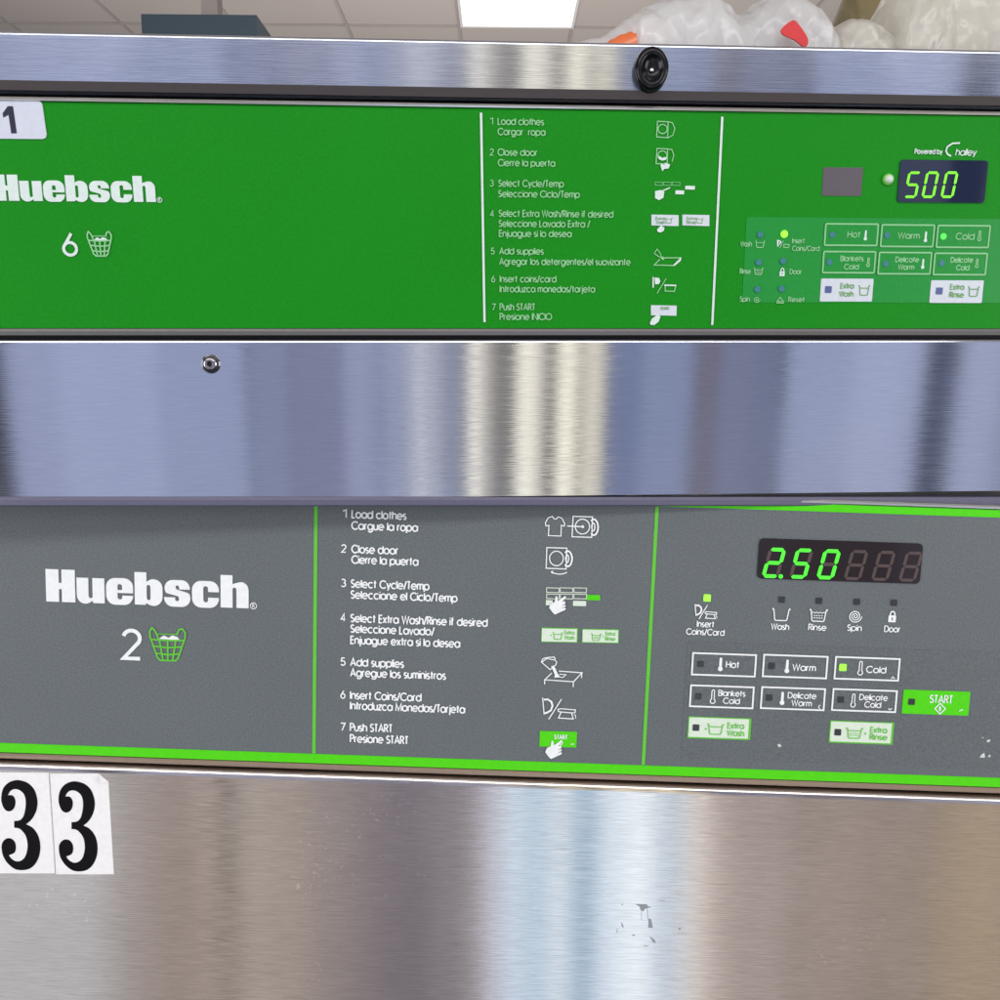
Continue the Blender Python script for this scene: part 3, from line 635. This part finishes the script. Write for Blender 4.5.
def jc3(mb):
    for x in (128, 233, 338):
        for y in (635, 683): m2.line(mb, Z3([(x, y), (x + 96, y + 3), (x + 94, y + 38), (x - 1, y + 35)]), .8, 'cream_label', closed=True)
    mb.poly(m2.pp(Z3([(438, 690), (540, 693), (538, 733), (436, 730)])), -.0005, 0, 'bright_green')
    mb.poly(m2.pp(Z3([(332, 736), (432, 739), (430, 777), (330, 774)])), -.0005, 0, 'cream_label'); mb.poly(m2.pp(Z3([(123, 730), (175, 732), (172, 771), (121, 769)])), -.0005, 0, 'cream_label')
    hand(m2, mb, 0, 0, W)
def jc4(mb):
    for i, (x0, y0, x1, y1) in enumerate(((76, 83, 319, 184), (348, 91, 594, 188))):
        mb.poly(m2.pp(Z4([(x0 + 1, y0), (x1, y0 + 5), (x1 - 3, y1), (x0 - 3, y1 - 5)])), -.0004, 0, 'line_green')
        mb.poly(m2.pp(Z4([(x0 + 3, y0 + 5), (x1 - 7, y0 + 10), (x1 - 9, y1 - 6), (x0 + 2, y1 - 10)])), -.0007, -.0002, 'cream_label')
        a = Z4([(x0 + 155, y0 + 42), (x0 + 153, y0 + 76), (x0 + (108 if i == 0 else 92), y0 + 54), (x0 + (64 if i == 0 else 138), y0 + 50)])
        m2.text(mb, 'Extra', a[0][0], a[0][1], a[0][0] + 9.3, 3.6, 'line_green', .65, -.0009); m2.text(mb, 'Rinse' if i else 'Wash', a[1][0], a[1][1], a[1][0] + 9.8, 3.6, 'line_green', .65, -.0009)
        tub(m2, mb, a[2][0], a[2][1], 10, 7, 'line_green', .8, bool(i)); m2.line(mb, [(a[3][0] - .6, a[3][1]), (a[3][0] + .6, a[3][1])], 1.1, 'line_green', -.0009)
def jc5(mb):
    m2.line(mb, Z4([(75, 312), (84, 292), (98, 284), (112, 288), (78, 314), (134, 362), (150, 350)]), 1.0, W)
    m2.line(mb, Z4([(98, 285), (130, 280), (160, 279), (168, 288), (160, 298), (112, 288)]), 1.0, W); m2.line(mb, Z4([(164, 296), (178, 312), (172, 330), (158, 340)]), 1.0, W)
    mb.poly(m2.pp(Z4([(140, 340), (158, 336), (170, 356), (182, 385), (200, 412), (162, 414), (166, 396), (150, 362)])), -.0010, 0, W)
    m2.line(mb, Z4([(192, 372), (346, 383), (290, 443), (98, 430), (146, 384)]), 1.1, W)
    m2.line(mb, Z4([(98, 430), (97, 460)]), 1.1, W); m2.line(mb, Z4([(289, 443), (287, 478)]), 1.1, W); m2.line(mb, Z4([(345, 383), (343, 418)]), 1.1, W)
    m2.line(mb, Z4([(200, 412), (218, 414), (240, 396), (196, 392)]), .9, W)
def dcard(M, mb, f, m, lw, y=-.0007):
    M.line(mb, f([(84, 548), (94, 662)]), lw, m, y); M.line(mb, f([(92, 562), (118, 560), (142, 576), (150, 604), (138, 634), (110, 650), (98, 652)]), lw * 1.7, m, y)
    M.line(mb, f([(210, 558), (124, 693)]), lw, m, y)
    M.line(mb, f([(186, 626), (206, 622), (302, 630), (300, 648), (282, 650), (206, 644), (188, 640)]), lw * .95, m, y, True)
    M.line(mb, f([(206, 646), (190, 684), (288, 690), (276, 650)]), lw, m, y); M.line(mb, f([(292, 660), (303, 666), (304, 688)]), lw * .7, m, y)
def jc6(mb): dcard(m2, mb, Z4, W, 1.1)
def jc7(mb):
    mb.poly(m2.pp(Z4([(66, 772), (314, 778), (308, 882), (62, 874)])), -.0005, 0, 'bright_green')
    m2.text(mb, 'START', 554.4, 738.3, 567, 4, W, .8, -.0008); m2.line(mb, Z4([(205, 832), (218, 848), (206, 866), (194, 850)]), .8, W, -.0008, True)
    m2.line(mb, Z4([(272, 858), (292, 857)]), .9, W, -.0008); hand(m2, mb, -3.9, 144.2, W, 1.0)
for d in (jc1, jc2, jc3, jc4, jc5, jc6, jc7): icon(parent=pan2, draw=d)
# membrane
x0, z0, x1, z1 = m2.rect((676, 640), (1060, 776)); x0 = m2.P(684, 700)[0]; z1 = m2.P(800, 645)[1]; z0 = z_g1 + .006
MB().poly(rrect(x0, z0, XR - .01, z1, .002), -.0002, 0, 'membrane_grey').build('key_membrane', r)
# readout
a, b = m2.P(759, 538.2), m2.P(919, 583.6); c_ = m2.P(922.8, 543.2); e_ = m2.P(756.8, 578.2)
x0 = (a[0] + e_[0]) / 2; x1 = (b[0] + c_[0]) / 2; z1 = (a[1] + c_[1]) / 2; z0 = (b[1] + e_[1]) / 2
dso = MB().poly(rrect(x0, z0, x1, z1, .0032), -.0009, 0, 'brown_window').build('display', r)
for i, ch in enumerate('250   '):
    x = 760.8 + 27.3 * i; yb = 577.2 + .75 * i
    digit(m2, dso, ch, x, yb, 17.2, 30.6, 6.0, 3.5 if ch != ' ' else 3.0, 'lit_green', 'unlit_segment', i == 0)
# keys
def key2(tl, br, led_at, led_m, texts, th=None, kind=None, tubat=None, dot=None, mark=None, lab=None):
    x0, z0, x1, z1 = m2.rect(tl, br); k = m2.mpp(*tl); ink = W
    if kind == 'cream':
        bt = MB(); bt.poly(rrect(x0, z0, x1, z1, .0005), -.0006, -.0001, 'line_green')
        bt.poly(rrect(x0 + 1.0 * k, z0 + 1.6 * k, x1 - 2.4 * k, z1 - .8 * k, .0004), -.0009, -.0003, 'cream_label'); ink = 'line_green'; yy = -.0012
    elif kind == 'start': bt = MB(); bt.poly(rrect(x0, z0, x1, z1, .0004), -.0007, -.0001, 'bright_green'); yy = -.0010
    else: bt = MB(); bt.poly(rrect(x0, z0, x1, z1, .0004), -.0006, -.0001, 'membrane_grey'); yy = -.0009
    o = bt.build('button', r, lab); mb = MB()
    if not kind: mb.ribbon([(x0 + .9 * k, z0 + .9 * k), (x1 - .9 * k, z0 + .9 * k), (x1 - .9 * k, z1 - .9 * k), (x0 + .9 * k, z1 - .9 * k)], 1.7 * k, yy, W, True)
    for t, xl, yb, xr, cap in texts: m2.text(mb, t, xl, yb, xr, cap, ink, 1.15 if cap > 6 else 1.0, yy)
    if th: thermo(m2, mb, *th[:3], W, th[3], None, yy)
    if tubat: tub(m2, mb, *tubat[:4], ink, 1.0, tubat[4], yy)
    if dot: m2.line(mb, [(dot[0] - .8, dot[1]), (dot[0] + .8, dot[1])], 1.6, ink, yy)
    if mark: m2.line(mb, [(mark[0] + p[0], mark[1] + p[1]) for p in mark[2]], .9, W, yy)
    if kind == 'start':
        m2.line(mb, [(939.4, 702.8), (944.6, 708.2), (939.2, 713.4), (934, 708)], 1.1, W, yy, True); m2.line(mb, [(939.3, 706), (939.2, 710.4)], 1.8, W, yy)
    mb.build('button_label', o); led(m2, o, *led_at, led_m, y=yy - .0001)
    return o
ar_u, ar_r, ar_d = [(-2, 1.4), (-.4, -.6), (1.8, 1.4)], [(1, -2), (-.6, 0), (1, 2)], [(-2, -1), (-.4, .9), (1.8, -.8)]
key2((692, 651.7), (755.2, 677.1), (700.2, 663.6, 6.4), 'dark_led', [('Hot', 725.8, 667, 738.6, 6.3)], (720.3, 664, 14, 1))
key2((763, 653.4), (826.4, 678.9), (771.2, 665.4, 6.4), 'dark_led', [('Warm', 792.2, 669.8, 814.8, 6.3)], (786.8, 666, 14, 1))
key2((834.8, 655.6), (898.2, 681.2), (842.5, 667.1, 7), 'lit_led', [('Cold', 865.8, 672, 885, 6.4)], (860, 667.8, 14, 0), mark=(892.5, 677, ar_u), lab='cold wash key with its green light on')
key2((690, 683.9), (752.9, 708.8), (698, 695.8, 6.4), 'dark_led', [('Blankets', 718.2, 695.2, 744.6, 5.7), ('Cold', 722.9, 702.9, 739, 5.7)], (712.6, 696.2, 14, 0))
key2((761, 685.7), (823.9, 710.7), (768.8, 697.2, 6.4), 'dark_led', [('Delicate', 787.6, 697.5, 815.4, 5.7), ('Warm', 791.2, 705.1, 810.8, 5.7)], (782, 698, 13.6, 1), mark=(818.5, 706.5, ar_r))
key2((832.3, 687.6), (895.4, 712.6), (840.3, 699.3, 6.4), 'dark_led', [('Delicate', 859, 699.3, 886.8, 5.7), ('Cold', 864, 706.7, 880, 5.7)], (852.8, 700, 13.6, 0), mark=(889.6, 708.6, ar_d))
key2((688.3, 716.1), (749.8, 739.9), (695.6, 727, 6.6), 'dark_led', [('Extra', 727.2, 727.6, 743, 5.6), ('Wash', 726.8, 735, 743.2, 5.6)], None, 'cream', (715, 728.6, 16.5, 10.5, False), (705.4, 728.3))
key2((830, 720.2), (892, 744.5), (837.2, 731.6, 6.6), 'dark_led', [('Extra', 869.8, 731.8, 885.8, 5.6), ('Rinse', 869.2, 738.9, 886, 5.6)], None, 'cream', (853.6, 732.6, 16.5, 10.5, True), (864.6, 733))
key2((903.4, 689.3), (967.7, 715.4), (911, 701.3, 6.4), 'dark_led', [('START', 929.2, 702, 951.2, 7.6)], None, 'start', mark=(960, 709.5, [(-1.5, 1.2), (0, 0), (2.2, -.2)]), lab='lime green start key')
for x, y, mm in ((707, 597.8, 'lit_led'), (781.5, 599.4, 'dark_led'), (818.7, 600.6, 'dark_led'), (856.6, 601.6, 'dark_led'), (893.6, 602.6, 'dark_led')):
    led(m2, r, x, y, 7 if mm == 'lit_led' else 6.2, mm, name='status_light', y=-.0007)
def stat2(texts, dr):
    mb = MB()
    for t, xl, yb, xr in texts: m2.text(mb, t, xl, yb, xr, 5.9, W, 1.08, -.0006)
    dr(mb); mb.build('status_label', r)
Zi = lambda pts: [(694.8 + (x - 84) / 220 * 21.8, 603.8 + (y - 548) / 145 * 15) for x, y in pts]
stat2([('Insert', 697, 626.4, 713.6), ('Coins/Card', 686.2, 634, 723.8)], lambda mb: dcard(m2, mb, Zi, W, 1.0))
stat2([('Wash', 770.9, 629, 788.3)], lambda mb: tub(m2, mb, 780.8, 614.4, 18, 12, W, 1.15, wave=False, y=-.0006))
stat2([('Rinse', 808.2, 629.6, 825.5)], lambda mb: tub(m2, mb, 818, 615.2, 18, 12, W, 1.15, True, -.0006))
stat2([('Spin', 847, 630.2, 860.8)], lambda mb: spiral(m2, mb, 854.8, 616, 6.6, W, 1.0, 3, -.0006))
stat2([('Door', 884, 631.4, 899.4)], lambda mb: lock(m2, mb, 892, 616.2, 12, W, 'grey_paint', -.0006))
# stickers
THREE = [(575, 495), (625, 486), (655, 440), (668, 350), (655, 285), (620, 250), (580, 240), (545, 255), (525, 290), (562, 292), (584, 330), (580, 378), (560, 408), (530, 418),
 (498, 400), (476, 350), (472, 300), (485, 240), (520, 195), (570, 172), (620, 170), (684, 192), (732, 240), (757, 310), (760, 370), (745, 430), (712, 485), (670, 522),
 (722, 550), (765, 610), (783, 690), (775, 770), (745, 835), (700, 875), (640, 888), (580, 878), (522, 832), (485, 770), (474, 700), (485, 660), (515, 635), (552, 637), (580, 665),
 (588, 710), (575, 750), (532, 768), (552, 797), (590, 818), (630, 812), (665, 775), (682, 700), (670, 620), (635, 570), (605, 552), (575, 550)]
Z8 = zoomer(8, 0, 760); n_ = .003
for i, (dx, dy) in enumerate(((-458, -10), (0, 0))):
    if i: out = [(402, 107), (788, 107), (868, 172), (912, 912), (452, 912)]
    else: out = [(-62, 96), (390, 101), (441, 905), (-12, 905)]
    P = lambda pts: [m2.P(*p, n_) for p in Z8(pts)]
    s_ = MB(); s_.poly(P(out), -.00335, -.003, 'sticker_white')
    if i:   # curled corner
        b = len(s_.v); k = s_.mi('sticker_white')
        q = P([(788, 107), (868, 172), (810, 178), (800, 150)])
        s_.v += [(q[0][0], -.0034, q[0][1]), (q[1][0], -.0034, q[1][1]), (q[2][0], -.0052, q[2][1]), (q[3][0], -.0058, q[3][1])]
        s_.f += [(b, b + 3, b + 2, b + 1)]; s_.m += [k]
    so = s_.build('number_sticker', r, label='white sticker with a black 3 and a curled upper corner' if i else 'white sticker with a black 3 cut off by the left edge of the picture')
    th = smooth_loop([(x + dx, y + dy) for x, y in THREE], (0, 8, 27, 45, 54), 4)
    t3 = MB(); t3.poly(P(th), -.0036, -.0034, 'black_ink'); t3.build('numeral', so)
# scuffs in the steel and chips in the paint
Z10 = zoomer(10, 600, 880)
for pts in ([(350, 240), (470, 242), (480, 262), (520, 272), (455, 285), (430, 315), (405, 300), (395, 265)], [(478, 385), (510, 390), (520, 430), (530, 478), (480, 478), (485, 420)],
            [(490, 560), (545, 595), (560, 630), (530, 625), (510, 590)], [(212, 425), (222, 430), (238, 470), (228, 478), (215, 455)], [(172, 485), (178, 490), (172, 530), (165, 525)],
            [(320, 545), (350, 548), (345, 560), (325, 558)], [(785, 480), (810, 478), (800, 500), (788, 500)], [(210, 240), (235, 240), (228, 250), (212, 248)],
            [(470, 285), (477, 285), (480, 385), (474, 385)], [(412, 310), (417, 310), (418, 400), (413, 400)], [(580, 198), (650, 202), (650, 207), (600, 206)], [(430, 655), (490, 656), (488, 661), (440, 662)]):
    MB().poly([m2.P(*p, .003) for p in Z10(pts)], -.00304, -.0030, 'scuff').build('scuff_mark', fp2)
ZC = zoomer(7.69, 880, 670)
for pts in ([(815, 545), (840, 530), (846, 545), (830, 556)], [(765, 672), (778, 650), (800, 635), (806, 672)], [(826, 665), (845, 648), (848, 668)], [(782, 514), (796, 518), (790, 524)]):
    MB().poly(m2.pp(ZC(pts)), -.0004, -.0001, 'chip').build('paint_chip', pan2)
MB().poly(m2.pp([(777, 745), (779.5, 743.6), (781.5, 746), (779, 747)]), -.0004, -.0001, 'chip').build('paint_chip', pan2)

# ================================================================== things lying on the lid, and the ceiling
def top_obj(name, label, cat, contour, mat, back, depth, wr, seed, zoff=0.0005, seg=60, freq=28, group=None):
    """a crumpled soft thing on the lid whose outline rises and falls along the machine"""
    cs = [Vector((*m1.P(x, y, -back), 0)) for x, y in contour]
    xs = [c.x for c in cs]; n = max(30, int((xs[-1] - xs[0]) / .0009)); mb = MB(); zb = z_lid + zoff; k = mb.mi(mat)
    cols = []
    for i in range(n + 1):
        x = xs[0] + (xs[-1] - xs[0]) * i / n; j = 0
        while j < len(xs) - 2 and xs[j + 1] < x: j += 1
        t = (x - xs[j]) / max(1e-9, xs[j + 1] - xs[j]); t = t * t * (3 - 2 * t)
        h = max(.0015, cs[j].y + (cs[j + 1].y - cs[j].y) * t - zb); col = []
        w = depth * (.35 + .65 * min(1, h / .03))
        for q in range(seg + 1):
            a = math.pi * q / seg
            y = back - w * math.cos(a) * .9; z = zb + h * (max(0.0, math.sin(a)) ** .7)
            p = Vector((x, y, z)); sn = noise.ridged_multi_fractal(p * freq + Vector((seed, 0, 0)), .9, 2.2, 3, 1, 2)
            d2 = noise.noise(Vector((x * freq * 3.2, y * 40, z * freq * .9 + seed)))
            s1, q1 = noise.voronoi(Vector((x * 26 + z * 14, y * 22, z * 15 + seed)))[0], noise.voronoi(Vector((x * 60 - z * 34 + seed, y * 30, z * 26 + x * 25)))[0]
            off = wr * (1.1 * (sn - 1) * .5 + .6 * d2 + 2.2 * (s1[1] - s1[0]) + 1.25 * (q1[1] - q1[0]) - 1.0)
            nv = Vector((0, -math.cos(a), .25 * math.sin(a)))
            p += nv * off; p.z = max(zb, p.z); p.x += wr * .6 * noise.noise(p * freq * 1.5 + Vector((0, seed, 0)))
            col.append(len(mb.v)); mb.v.append(tuple(p))
        cols.append(col)
    for i in range(n):
        for q in range(seg):
            mb.f.append((cols[i][q], cols[i + 1][q], cols[i + 1][q + 1], cols[i][q + 1])); mb.m.append(k)
    mb.f.append(tuple(cols[0])); mb.f.append(tuple(cols[-1])[::-1]); mb.m += [k, k]
    o = mb.build(name, None, None, smooth=True, fix=True); o.matrix_world = m1.M
    o['label'] = label; o['category'] = cat
    if group: o['group'] = group
    return o
top_obj('plastic_bag', 'crumpled white plastic bag on the lid just right of the black knob', 'bag',
        [(588, 48), (600, 40), (614, 34), (624, 26), (632, 18), (645, 10), (670, 0), (700, -6), (718, 8), (728, 20), (738, 19), (746, 8), (765, -6), (785, 0), (802, 14), (815, 34), (826, 50)],
        'bag_white', .055, .045, .0035, 3.1, group='plastic bags on the lid')
top_obj('plastic_bag', 'cream plastic bag with long folds at the right end of the lid', 'bag',
        [(812, 50), (822, 33), (840, 26), (858, 29), (874, 36), (879, 26), (882, 8), (892, -14), (930, -30), (980, -34), (1020, -20), (1050, 20), (1062, 52)],
        'bag_cream', .060, .05, .005, 9.7, group='plastic bags on the lid')
top_obj('plastic_bag', 'thin pale plastic film lying flat on the lid left of the knob', 'bag',
        [(556, 46), (575, 43), (596, 39), (618, 36), (640, 40), (652, 48)], 'bag_white', .035, .02, .0012, 5.2, group='plastic bags on the lid')
top_obj('orange_packet', 'orange packet lying on the lid behind the black knob', 'packet', [(604, 46), (612, 39), (622, 34), (636, 30), (641, 36), (644, 46)], 'orange_plastic', .024, .010, .0008, 2.2)
top_obj('olive_bundle', 'olive brown bundle on the lid behind the two white bags', 'bundle', [(834, 44), (840, 10), (848, -10), (865, -14), (880, -8), (888, 20), (890, 44)], 'olive_plastic', .17, .04, .002, 7.4)
# red tag on the bag
rp = MB(); c = m1.P(806, 28.5, .0); k = m1.mpp(806, 28)
tagpts = [(-15, 4), (-4, 13), (3, 9), (14, -6), (11, -14), (0, -7), (-12, -2)]
tagpts = smooth_loop(tagpts, (), 3)
rp.poly([(c[0] * .98 + p[0] * k * .95, c[1] - .0005 + p[1] * k * .9) for p in tagpts], .0070, .0085, 'red_plastic')
o = rp.build('red_tag', None, None); o.matrix_world = m1.M; o['label'] = 'bright red tag leaning on the bags above the lid'; o['category'] = 'tag'

# ceiling
H = 1.55                        # above the camera
zc = CAM_H + H; CT = .61
def ceil_pt(px, py):
    d = cam_mat.to_3x3() @ Vector(((px - 500) / F, (500 - py) / F, -1)); t = H / d.z; p = Vector((0, 0, CAM_H)) + d * t; return p
pl, pr_ = ceil_pt(460.5, 24), ceil_pt(573.5, 26)
y_edge = (pl.y + pr_.y) / 2; xw = (pr_.x - pl.x); cx0 = pl.x
ce = MB(); ce.box(-6, 6, -3.5, 9, zc, zc + .05, 'ceiling_tile'); co = ce.build('ceiling'); co['kind'] = 'structure'
gr = MB()
for i in range(-9, 10):
    x = cx0 - .006 + i * xw if True else 0
    gr.box(x - .007, x + .007, -3.4, 8.9, zc - .006, zc - .0005, 'grid_metal')
for j in range(-13, 7):
    y = y_edge + .012 + j * .62 if True else 0
    gr.box(-5.9, 5.9, y - .007, y + .007, zc - .0068, zc - .0012, 'grid_metal')
go = gr.build('ceiling_grid'); go['kind'] = 'structure'
cl = bpy.data.objects.new('ceiling_light', None); C.objects.link(cl); cl.location = (cx0 + xw / 2, y_edge - .6, zc)
cl['label'] = 'bright square fluorescent light panel set in the tiled ceiling'; cl['category'] = 'ceiling light'
f_ = MB(); w2 = xw / 2
for bx in ((-w2, w2, -.62, -.60), (-w2, w2, .585, .60), (-w2, -w2 + .012, -.60, .585), (w2 - .012, w2, -.60, .585)):
    f_.box(bx[0], bx[1], bx[2], bx[3], -.014, -.007, 'sticker_white')
f_.build('light_frame', cl)
MB().box(-w2 + .0125, w2 - .0125, -.5995, .5845, -.011, -.0072, 'lamp_diffuser').build('diffuser', cl)
# dark hanging unit
p0 = cam_mat.to_3x3() @ Vector(((142 - 500) / F, (500 - 35) / F, -1)); sc_ = 3.3 / p0.y
a = Vector((0, 0, CAM_H)) + p0 * sc_; p1 = cam_mat.to_3x3() @ Vector(((256.5 - 500) / F, (500 - 15) / F, -1)); b = Vector((0, 0, CAM_H)) + p1 * (3.3 / p1.y)
vt = bpy.data.objects.new('ceiling_vent', None); C.objects.link(vt); vt.location = ((a.x + b.x) / 2, 3.3, zc)
vt['label'] = 'dark blue-grey box unit hanging below the ceiling at upper left'; vt['category'] = 'ceiling vent'
hw = (b.x - a.x) / 2; zt = b.z - zc; zb_ = a.z - zc - .03
MB().box(-hw, hw, 0, .35, zb_, zt, 'vent_dark').build('housing', vt)
MB().box(-.03, .03, .12, .18, zt + .0005, -.0065, 'grid_metal').build('hanger', vt)

# ================================================================== light
wd = bpy.data.worlds.new('World'); bpy.context.scene.world = wd; wd.use_nodes = True
bg = wd.node_tree.nodes['Background']; bg.inputs[0].default_value = (.62, .66, .80, 1); bg.inputs[1].default_value = .10
def area(name, x, y, z, w, h, rad, col, tgt=None, rx=None):
    L = bpy.data.lights.new(name, 'AREA'); L.shape = 'RECTANGLE'; L.size = w; L.size_y = h; L.color = col
    L.energy = rad * math.pi * w * h; o = bpy.data.objects.new(name, L); C.objects.link(o); o.location = (x, y, z)
    t = Vector(tgt) if tgt else Vector((x, 0.5, z)); o.rotation_euler = (t - o.location).to_track_quat('-Z', 'Y').to_euler(); return o
# added unseen area lights behind the camera, shaping bands in the brushed steel
YB = -1.95
def mirror_x(M, px, py):
    """where the mirror image of column px in the machine's front lies on the far side of the room"""
    cm = cam_mat.to_3x3(); N = (cm @ M.N).normalized(); q = M.P(px, py); hit = M.M @ Vector((q[0], 0, q[1]))
    d = (hit - cam_mat.translation).normalized(); d = d - 2 * d.dot(N) * N; t = (YB - hit.y) / d.y
    return hit + d * t
def lin(c): return tuple(((x / 255 + .055) / 1.055) ** 2.4 if x > 10 else x / 3294 for x in c)
def bands(M, py, zlo, zhi, st, rows, gain, base):
    for a, b, c in rows:
        x0, x1 = mirror_x(M, a, py).x, mirror_x(M, b, py).x
        col = [max(.01, (v_ - base[i_]) / st[i_] * gain) for i_, v_ in enumerate(lin(c))]; av = sum(col) / 3; col = [v_ * .8 + av * .2 for v_ in col]; mxv = max(col)
        area('added_band_light', (x0 + x1) / 2, YB, (zlo + zhi) / 2, x1 - x0, zhi - zlo, mxv, [v_ / mxv for v_ in col])
bands(m1, 420, .36, 2.7, (.58, .61, .68), [(-420, -30, (128, 132, 165)), (-29, -2, (48, 42, 50)), (8, 60, (134, 141, 176)), (60, 160, (140, 148, 184)), (160, 248, (130, 139, 174)), (250, 292, (116, 122, 154)), (293, 345, (112, 116, 146)), (345, 372, (132, 138, 170)),
  (372, 384, (122, 130, 162)), (385, 402, (134, 142, 172)), (404, 414, (158, 162, 184)), (416, 426, (188, 190, 204)), (428, 440, (158, 160, 178)), (440, 464, (124, 128, 150)), (468, 482, (228, 222, 210)), (484, 492, (170, 164, 154)), (492, 513, (112, 106, 102)),
  (516, 530, (236, 230, 210)), (530, 542, (214, 206, 188)), (543, 555, (104, 96, 90)), (557, 574, (244, 236, 212)), (575, 582, (150, 142, 126)), (583, 603, (206, 198, 176)), (606, 640, (100, 110, 146)), (640, 692, (116, 126, 160)), (694, 714, (104, 98, 116)), (715, 750, (106, 110, 138)),
  (750, 778, (100, 106, 134)), (782, 850, (132, 141, 175)), (850, 920, (142, 150, 184)), (927, 946, (62, 66, 92)), (952, 1000, (140, 148, 180)), (1001, 1400, (124, 130, 158))],
  1.16, (.03, .03, .035))
bands(m2, 890, -1.5, .34, (.62, .57, .53), [(-420, 100, (178, 176, 178)), (100, 124, (166, 160, 158)), (126, 150, (154, 140, 132)), (150, 200, (148, 132, 122)), (202, 220, (182, 164, 152)), (224, 233, (108, 94, 86)), (234, 270, (166, 152, 142)), (270, 316, (158, 142, 132)), (318, 350, (140, 128, 124)),
  (350, 380, (128, 117, 117)), (380, 430, (117, 108, 113)), (430, 462, (128, 120, 124)), (464, 482, (154, 146, 150)), (484, 500, (196, 194, 208)), (502, 524, (196, 214, 232)), (525, 548, (178, 202, 222)), (549, 572, (206, 220, 232)), (573, 592, (148, 180, 206)), (594, 622, (206, 222, 238)), (622, 654, (228, 238, 246)),
  (655, 672, (186, 204, 222)), (674, 690, (206, 212, 220)), (692, 708, (222, 208, 198)), (710, 730, (178, 162, 154)), (730, 790, (162, 146, 138)), (792, 860, (152, 136, 126)), (860, 930, (148, 132, 120)), (932, 970, (160, 140, 116)), (970, 1010, (168, 146, 116)), (1012, 1400, (150, 135, 120))], 1.12, (.03, .03, .03))
area('overhead_fill', 0.0, -1.2, CAM_H + 1.5, 3.6, .7, 6.6, (1, .98, .95), (0, .5, CAM_H - .1))  # added unseen overhead fill that brightens the panels
for sx_ in (-1, 1): area('side_fill', 2.4 * sx_, -1.0, 1.25, 1.1, 1.6, 5.6, (1, .99, .97), (0, .5, 1.2))  # added unseen fills that light the fronts from both sides
area('hidden_uplight', 0.0, 3.2, 1.0, 3.5, 2.5, 1.7, (1, .95, .9), (0, 3.2, 3))  # added uplight hidden behind the machines, brightens ceiling and bags
sc = bpy.context.scene
sc.view_settings.view_transform = 'Standard'; sc.view_settings.look = 'None'; sc.view_settings.exposure = 0; sc.view_settings.gamma = 1
sc.view_settings.use_curve_mapping = False
sc.cycles.max_bounces = 6
